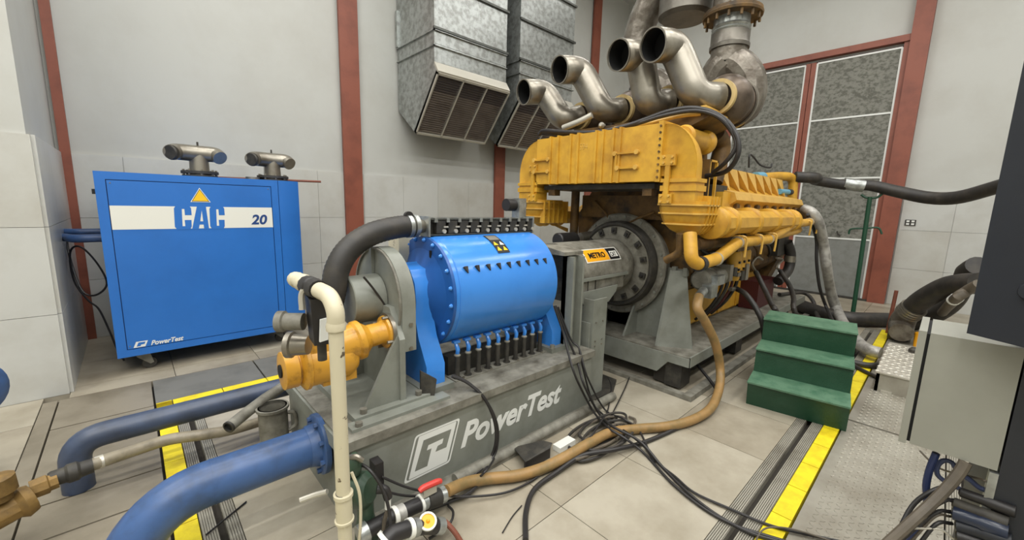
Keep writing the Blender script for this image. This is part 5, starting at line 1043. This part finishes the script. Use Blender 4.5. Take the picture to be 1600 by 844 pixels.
obj('rack_post', box(nb(), JX-0.004, JX+0.03, -0.176, -0.160, 0.66, 0.838), galvM, t)
t = thing('control_console', 'tall black console door panel with a pale handle at the right picture edge', 'cabinet', (1.7, -0.3, 1.19))
az = R(55.2); dv = Vector((-math.cos(az), -math.sin(az), 0))   # runs towards the viewer's right
o1 = Vector((1.545, -0.068, 0)); nv = Vector((dv.y, -dv.x, 0))
if nv.dot(Vector((1, 0.2, 0))) < 0: nv = -nv
def cp(s, d_, z): q = o1+dv*s+nv*d_; return (q.x, q.y, z)
ZB, ZT = 1.205, 1.865
def cbox(s0, s1, d0, d1, z0, z1): return hexa(nb(), [cp(s0, d0, z0), cp(s1, d0, z0), cp(s1, d1, z0), cp(s0, d1, z0), cp(s0, d0, z1), cp(s1, d0, z1), cp(s1, d1, z1), cp(s0, d1, z1)])
obj('console_door', cbox(0, 0.55, 0, 0.03, ZB, ZT), navyM, t, bevel=0.006)
obj('console_body', cbox(0.02, 0.54, 0.032, 0.30, ZB+0.005, ZT-0.005), navyM, t, bevel=0.01)
hd = obj('door_handle', tube(nb(), [cp(0.125, -0.005, 1.545), cp(0.13, -0.022, 1.548), cp(0.165, -0.028, 1.545), cp(0.22, -0.028, 1.545)], 0.009, 10), trimM, t)
obj('lower_knob', lathe(nb(), cp(0.10, 0.0, 1.335), (-nv.x, -nv.y, 0), [(0, 0.022), (0.008, 0.021), (0.014, 0.016)], 18), navyM, t)
# ================================================================ RIGHT HOSES
t = thing('coolant_hose', 'long black hose sagging from the engine end to the black console', 'hose', (7, 0.7, 1.7))
hp = [(6.60, 1.50, 1.97), (6.75, 1.30, 1.96), (6.950, 1.329, 1.942), (7.150, 1.038, 1.887), (7.230, 0.780, 1.878), (7.200, 0.519, 1.800), (7.100, 0.216, 1.718), (6.900, -0.021, 1.713), (6.600, -0.265, 1.803), (6.400, -0.402, 1.866)]
obj('hose', tube(nb(), hp, [0.072, 0.072, 0.066, 0.066, 0.072, 0.075, 0.075, 0.072, 0.070], 18, 6), blackM, t)
for a, b_ in (((7.150, 1.054, 1.904), (7.170, 1.007, 1.896)), ((7.170, 1.007, 1.896), (7.220, 0.843, 1.870))):
    obj('hose_clamp', cyl(nb(), a, b_, 0.080 if a[1] > 0.99 else 0.07, None, 20), galvM, t)
t = thing('prop_stand', 'thin green steel prop stand with two curved hooks holding up the black hose', 'stand', (7.23, 0.74, 0.0))
obj('stand_pole', cyl(nb(), (7.23, 0.745, 0.0), (7.23, 0.765, 1.73), 0.026, None, 14), gpoleM, t)
obj('stand_foot', cyl(nb(), (7.23, 0.745, 0.0), (7.23, 0.745, 0.015), 0.10, None, 20), gpoleM, t)
obj('stand_cradle', tube(nb(), [(7.23, 0.86, 1.76), (7.23, 0.80, 1.72), (7.23, 0.70, 1.72), (7.23, 0.64, 1.78)], 0.015, 8), gpoleM, t)
obj('stand_hook', tube(nb(), [(7.230, 0.926, 1.222), (7.230, 0.907, 1.294), (7.230, 0.761, 1.311)], 0.012, 8), gpoleM, t)
obj('stand_hook', tube(nb(), [(7.230, 0.761, 1.311), (7.230, 0.634, 1.327), (7.230, 0.585, 1.246)], 0.012, 8), gpoleM, t)
solo('gate_latch', tube(nb(), [(9.300, 1.359, 1.189), (9.300, 1.344, 1.144), (9.300, 1.303, 1.101)], 0.012, 6), dgreyM, 'small dark latch curl on the right panelled door leaf', 'latch')
t = thing('sleeved_hose', 'hose in crumpled silver sleeve hanging from the engine end down to the floor', 'hose', (6.5, 1.0, 0))
obj('sleeve', tube(nb(), [(6.315, 1.300, 1.551), (6.280, 1.200, 1.505), (6.367, 1.120, 1.364), (6.606, 1.080, 1.071), (6.660, 1.020, 0.777), (6.996, 0.980, 0.394), (7.064, 0.900, 0.173), (6.306, 0.692, 0.120), (5.757, 0.515, 0.100), (5.525, 0.394, 0.100), (5.492, 0.301, 0.100)], [0.055, 0.062, 0.055, 0.062, 0.056, 0.066, 0.058, 0.064, 0.06, 0.06], 14, 6), silverM, t)
solo('sleeve_cable', tube(nb(), [(6.193, 1.220, 1.480), (6.514, 1.160, 1.194), (6.549, 1.120, 0.859), (6.634, 1.060, 0.515), (6.819, 0.980, 0.222), (6.255, 0.751, 0.050)], 0.02, 8), cableM, 'black cable hanging just left of the crumpled silver sleeve', 'cable')
def hose(pts, r, label, m=None, name='hose', grp=None, cat='hose'):
    return solo(name, tube(nb(), pts, r, 14, 6), m or blackM, label, cat, grp)
hose([(6.300, -0.258, 1.011), (6.500, -0.205, 0.919), (6.700, -0.197, 0.791), (6.900, -0.155, 0.536), (7.050, -0.050, 0.335), (7.442, 0.130, 0.100), (7.373, 0.374, 0.100), (7.014, 0.732, 0.100), (7.081, 1.097, 0.100), (7.6, 1.6, 0.10)], 0.095, 'thick black hose rising behind to the console from the floor, rear one')
t = thing('elbow_hose', 'thick black hose with foil-bound elbow standing on the plates beside the checker box', 'hose', (6.7, 0.2, 0.0))
obj('hose', tube(nb(), [(6.600, 0.164, 0.425), (6.450, 0.075, 0.586), (6.300, -0.055, 0.743), (6.150, -0.159, 0.819), (6.000, -0.278, 0.862)], 0.105, 18), blackM, t)
obj('wrapped_elbow', tube(nb(), [(6.486, 0.213, 0.140), (6.700, 0.232, 0.189), (6.660, 0.211, 0.304), (6.580, 0.150, 0.447)], [0.11, 0.122, 0.116, 0.112], 16, 6), wrapM, t)
obj('riser', cyl(nb(), (6.72, 0.235, 0.0), (6.72, 0.235, 0.26), 0.105, None, 24), blackM, t)
for k in range(4):
    p = V((6.640, 0.194, 0.350))+V((6.580, 0.149, 0.439))*0; q = V((6.580, 0.140, 0.456)); d = (q-p).normalized(); s = p+(q-p)*(k*0.25)
    obj('wire_band', cyl(nb(), s, s+d*0.02, 0.124, None, 20), steelM, t)
hose([(5.600, -0.260, 0.899), (5.700, -0.196, 0.809), (5.800, -0.130, 0.689), (7.918, -0.050, 0.100)], 0.045, 'thin grey hose with a white band under the thick console hoses', soilM)
solo('hose_band', cyl(nb(), (5.780, -0.126, 0.691), (5.720, -0.149, 0.736), 0.05, None, 16), whiteM, 'white tape band on the thin grey hose below the console', 'band')
t = thing('red_stake', 'thin dark red steel stake standing at the far end of the yellow strip', 'stake', (6.98, 0.35, 0.0))
obj('stake_rod', cyl(nb(), (6.98, 0.355, 0.0), (6.98, 0.34, 0.56), 0.02, None, 12), rustM, t); obj('stake_tail', tube(nb(), [(6.98, 0.34, 0.15), (6.95, 0.27, 0.17), (6.9, 0.22, 0.25)], 0.03, 8), rustM, t)
# hydraulic hoses behind the steps
for k, (pts, lb) in enumerate((([(4.410, 1.380, 0.725), (4.283, 1.250, 0.706), (4.224, 1.120, 0.584), (4.224, 1.050, 0.433), (4.35, 1.02, 0.05)], 'black hose with brass end arching from the oil pan over the skid edge'),
    ([(4.875, 1.350, 0.856), (4.728, 1.200, 0.690), (4.555, 1.080, 0.584), (4.538, 1.030, 0.520), (5.1, 0.98, 0.03)], 'black hose hanging behind the green steps, left of the pair under the oil filters'),
    ([(5.832, 1.350, 0.782), (5.657, 1.200, 0.649), (5.367, 1.080, 0.556), (5.116, 1.000, 0.444), (5.6, 0.9, 0.03)], 'black hose hanging behind the green steps, right of the pair under the oil filters'),
    ([(6.6, 1.5, 0.35), (7.335, 1.364, 0.300), (7.256, 1.220, 0.220), (6.958, 1.105, 0.100), (5.6, 0.72, 0.02)], 'short black hose curving down from the skid end behind the green steps'))):
    hose(pts, 0.026, lb, blackM, 'hydraulic_hose', 'black hydraulic hoses behind the steps')
solo('hose_end', cyl(nb(), (4.247, 1.380, 0.739), (4.429, 1.380, 0.723), 0.02, None, 10), steelM, 'shiny metal end fitting on the arching black hose at the oil pan', 'fitting')
for k, pts in enumerate(([(4.887, 1.360, 0.861), (4.748, 1.360, 0.955), (4.894, 1.360, 1.013), (5.086, 1.360, 0.972)], [(5.842, 1.360, 0.788), (5.677, 1.360, 0.850), (5.927, 1.360, 0.910), (5.631, 1.360, 0.955)])):
    solo('hose_fitting', tube(nb(), pts, 0.014, 8), steelM, ('bent chrome fitting on top of the left hanging hose', 'bent chrome fitting on top of the right hanging hose')[k], 'fitting', 'bent chrome hose fittings')
hose([(5.168, 0.461, 0.030), (5.182, 0.364, 0.030), (5.275, 0.288, 0.030)], 0.03, 'upper of two short black hoses entering the checker box', blackM, 'stub_hose', 'short hoses into the checker box')
hose([(5.120, 0.468, 0.020), (4.996, 0.367, 0.020), (4.895, 0.261, 0.020)], 0.018, 'lower of two short black hoses entering the checker box', blackM, 'stub_hose', 'short hoses into the checker box')
# checker box
t = thing('checker_box', 'bright aluminium checker plate cover with a lower grey flap beside the yellow strip', 'cover', (5.2, 0.15, 0.0))
zt, bx0, bx1, by0, by1 = 0.171, 4.57, 5.762, -0.16, 0.262
obj('cover_plate', box(nb(), bx0-0.01, bx1, by0, by1, zt-0.012, zt), alumM, t, bevel=0.003)
obj('cover_side', box(nb(), bx0, bx1-0.01, by1-0.03, by1-0.008, 0.0, zt-0.012), alumM, t)
fr = obj('cover_front', box(nb(), bx0, bx0+0.02, by0+0.005, by1-0.008, 0.0, zt-0.012), chkM, t)
obj('front_latch', box(nb(), bx0-0.02, bx0, 0.14, 0.21, 0.0, 0.02), trimM, fr)
bm = nb()
for i in range(int((bx1-bx0)/0.075)):
    for j in range(int((by1-by0)/0.038)): lug(bm, bx0+0.04+i*0.075, by0+0.03+j*0.038, R(50) if (i+j) % 2 else R(-50), 0.026, 0.008, 0.004, zt)
o = obj('plate_lugs', bm, alumM, t, smooth=None); o['kind'] = 'stuff'
obj('grip', lathe(nb(), (bx1-0.25, 0.07, zt), (0, 0, 1), [(0, 0.04), (0.03, 0.04), (0.05, 0.02)], 16), dgreyM, t)
solo('yellow_cup', lathe(nb(), (6.55, 0.06, 0.0), (0, 0, 1), [(0, 0.04), (0.16, 0.045), (0.17, 0.03)], 16), orangeM, 'small yellow plug behind the bright checker cover', 'plug')
# cables at the rack foot
def rc(pts, r, label, m=None): return cable(pts, r, label, m or cableM, 6, 10, 'rack_cable', 'cables tangled at the rack foot')
rc([(1.600, -0.117, 0.843), (1.590, -0.110, 0.813), (1.570, -0.093, 0.767), (1.540, -0.069, 0.718), (1.500, -0.040, 0.668), (1.450, 0.005, 0.585)], 0.0135, 'thick grey-brown cable running diagonally out of the junction box to the floor', soilM)
rc([(1.620, -0.062, 0.833), (1.620, -0.056, 0.776), (1.620, -0.056, 0.725), (1.620, -0.064, 0.678), (1.620, -0.061, 0.613), (1.620, -0.043, 0.522)], 0.0085, 'dark blue cable hanging from the left of the junction box', mat('navy_cable', (30, 42, 78), 0.45))
rc([(1.640, -0.107, 0.794), (1.640, -0.095, 0.812), (1.640, -0.079, 0.809), (1.640, -0.070, 0.786), (1.640, -0.074, 0.762), (1.640, -0.090, 0.750), (1.640, -0.108, 0.745), (1.620, -0.143, 0.751), (1.620, -0.171, 0.753)], 0.0062, 'blue-grey cable looping under the junction box into the rack', mat('slate_cable', (62, 70, 98), 0.45))
rc([(1.660, -0.116, 0.779), (1.650, -0.134, 0.775), (1.630, -0.152, 0.771), (1.620, -0.168, 0.774)], 0.007, 'short slate cable from the junction box towards the rack post', MATS['slate_cable'])
rc([(1.900, -0.036, 0.707), (1.850, -0.064, 0.703), (1.800, -0.092, 0.712), (1.62, -0.15, 0.80), (1.63, -0.18, 0.79)], 0.003, 'thin wire behind the blue cable under the junction box', soilM)
for k, (ya, yb, r_, m, lab) in enumerate(((775, 760, 0.006, cableM, 'topmost'), (784, 781, 0.0055, cableM, 'second from top'), (806, 799, 0.005, cableM, 'middle'), (812, 806, 0.0035, soilM, 'second from bottom'), (824, 818, 0.005, cableM, 'lowest'))):
    rc([(1.500, -0.012, 0.578), (1.53, 0.0-0.012*k, 0.60-0.012*k) if k != 0 else (1.560, -0.035, 0.678), {0: (1.580, -0.066, 0.734), 1: (1.570, -0.085, 0.715), 2: (1.570, -0.080, 0.680), 3: (1.570, -0.081, 0.669), 4: (1.570, -0.086, 0.648)}[k], {0: (1.600, -0.099, 0.763), 1: (1.600, -0.111, 0.723), 2: (1.600, -0.112, 0.688), 3: (1.600, -0.111, 0.673), 4: (1.600, -0.117, 0.655)}[k]], r_, lab+' of the thin cables bending into the rack foot', m)
rc([(1.500, -0.006, 0.624), (1.550, -0.061, 0.631), (1.570, -0.098, 0.640), (1.580, -0.124, 0.623)], 0.003, 'thin pale cable under the other cables at the rack foot', trimM)
for k, (a, b_, r_) in enumerate((((1.610, -0.117, 0.749), (1.600, -0.170, 0.753), 0.013), ((1.600, -0.109, 0.716), (1.590, -0.169, 0.720), 0.015), ((1.585, -0.110, 0.695), (1.580, -0.158, 0.699), 0.019), ((1.580, -0.121, 0.665), (1.575, -0.166, 0.675), 0.017), ((1.570, -0.124, 0.641), (1.570, -0.173, 0.648), 0.016))):
    solo('cable_connector', lathe(nb(), a, Vector(b_)-Vector(a), [(0, r_*0.6), (0.004, r_), (0.05, r_), (0.055, r_*1.15), (0.10, r_*1.15)], 16), (cableM, dgreyM, mat('connector_blue', (36, 44, 62), 0.25), navyM, cableM)[k], ('topmost', 'second from top', 'middle glossy', 'second from bottom', 'lowest')[k]+' dark cable connector plugged into the rack foot', 'connector', 'cable connectors at the rack foot')
# post, small things
solo('cream_block', box(nb(), 1.20, 1.30, 2.30, 2.44, BZ+0.0, 1.33), pvcM, 'pale cream box standing behind the left end of the blue drum', 'box', bevel=0.004)
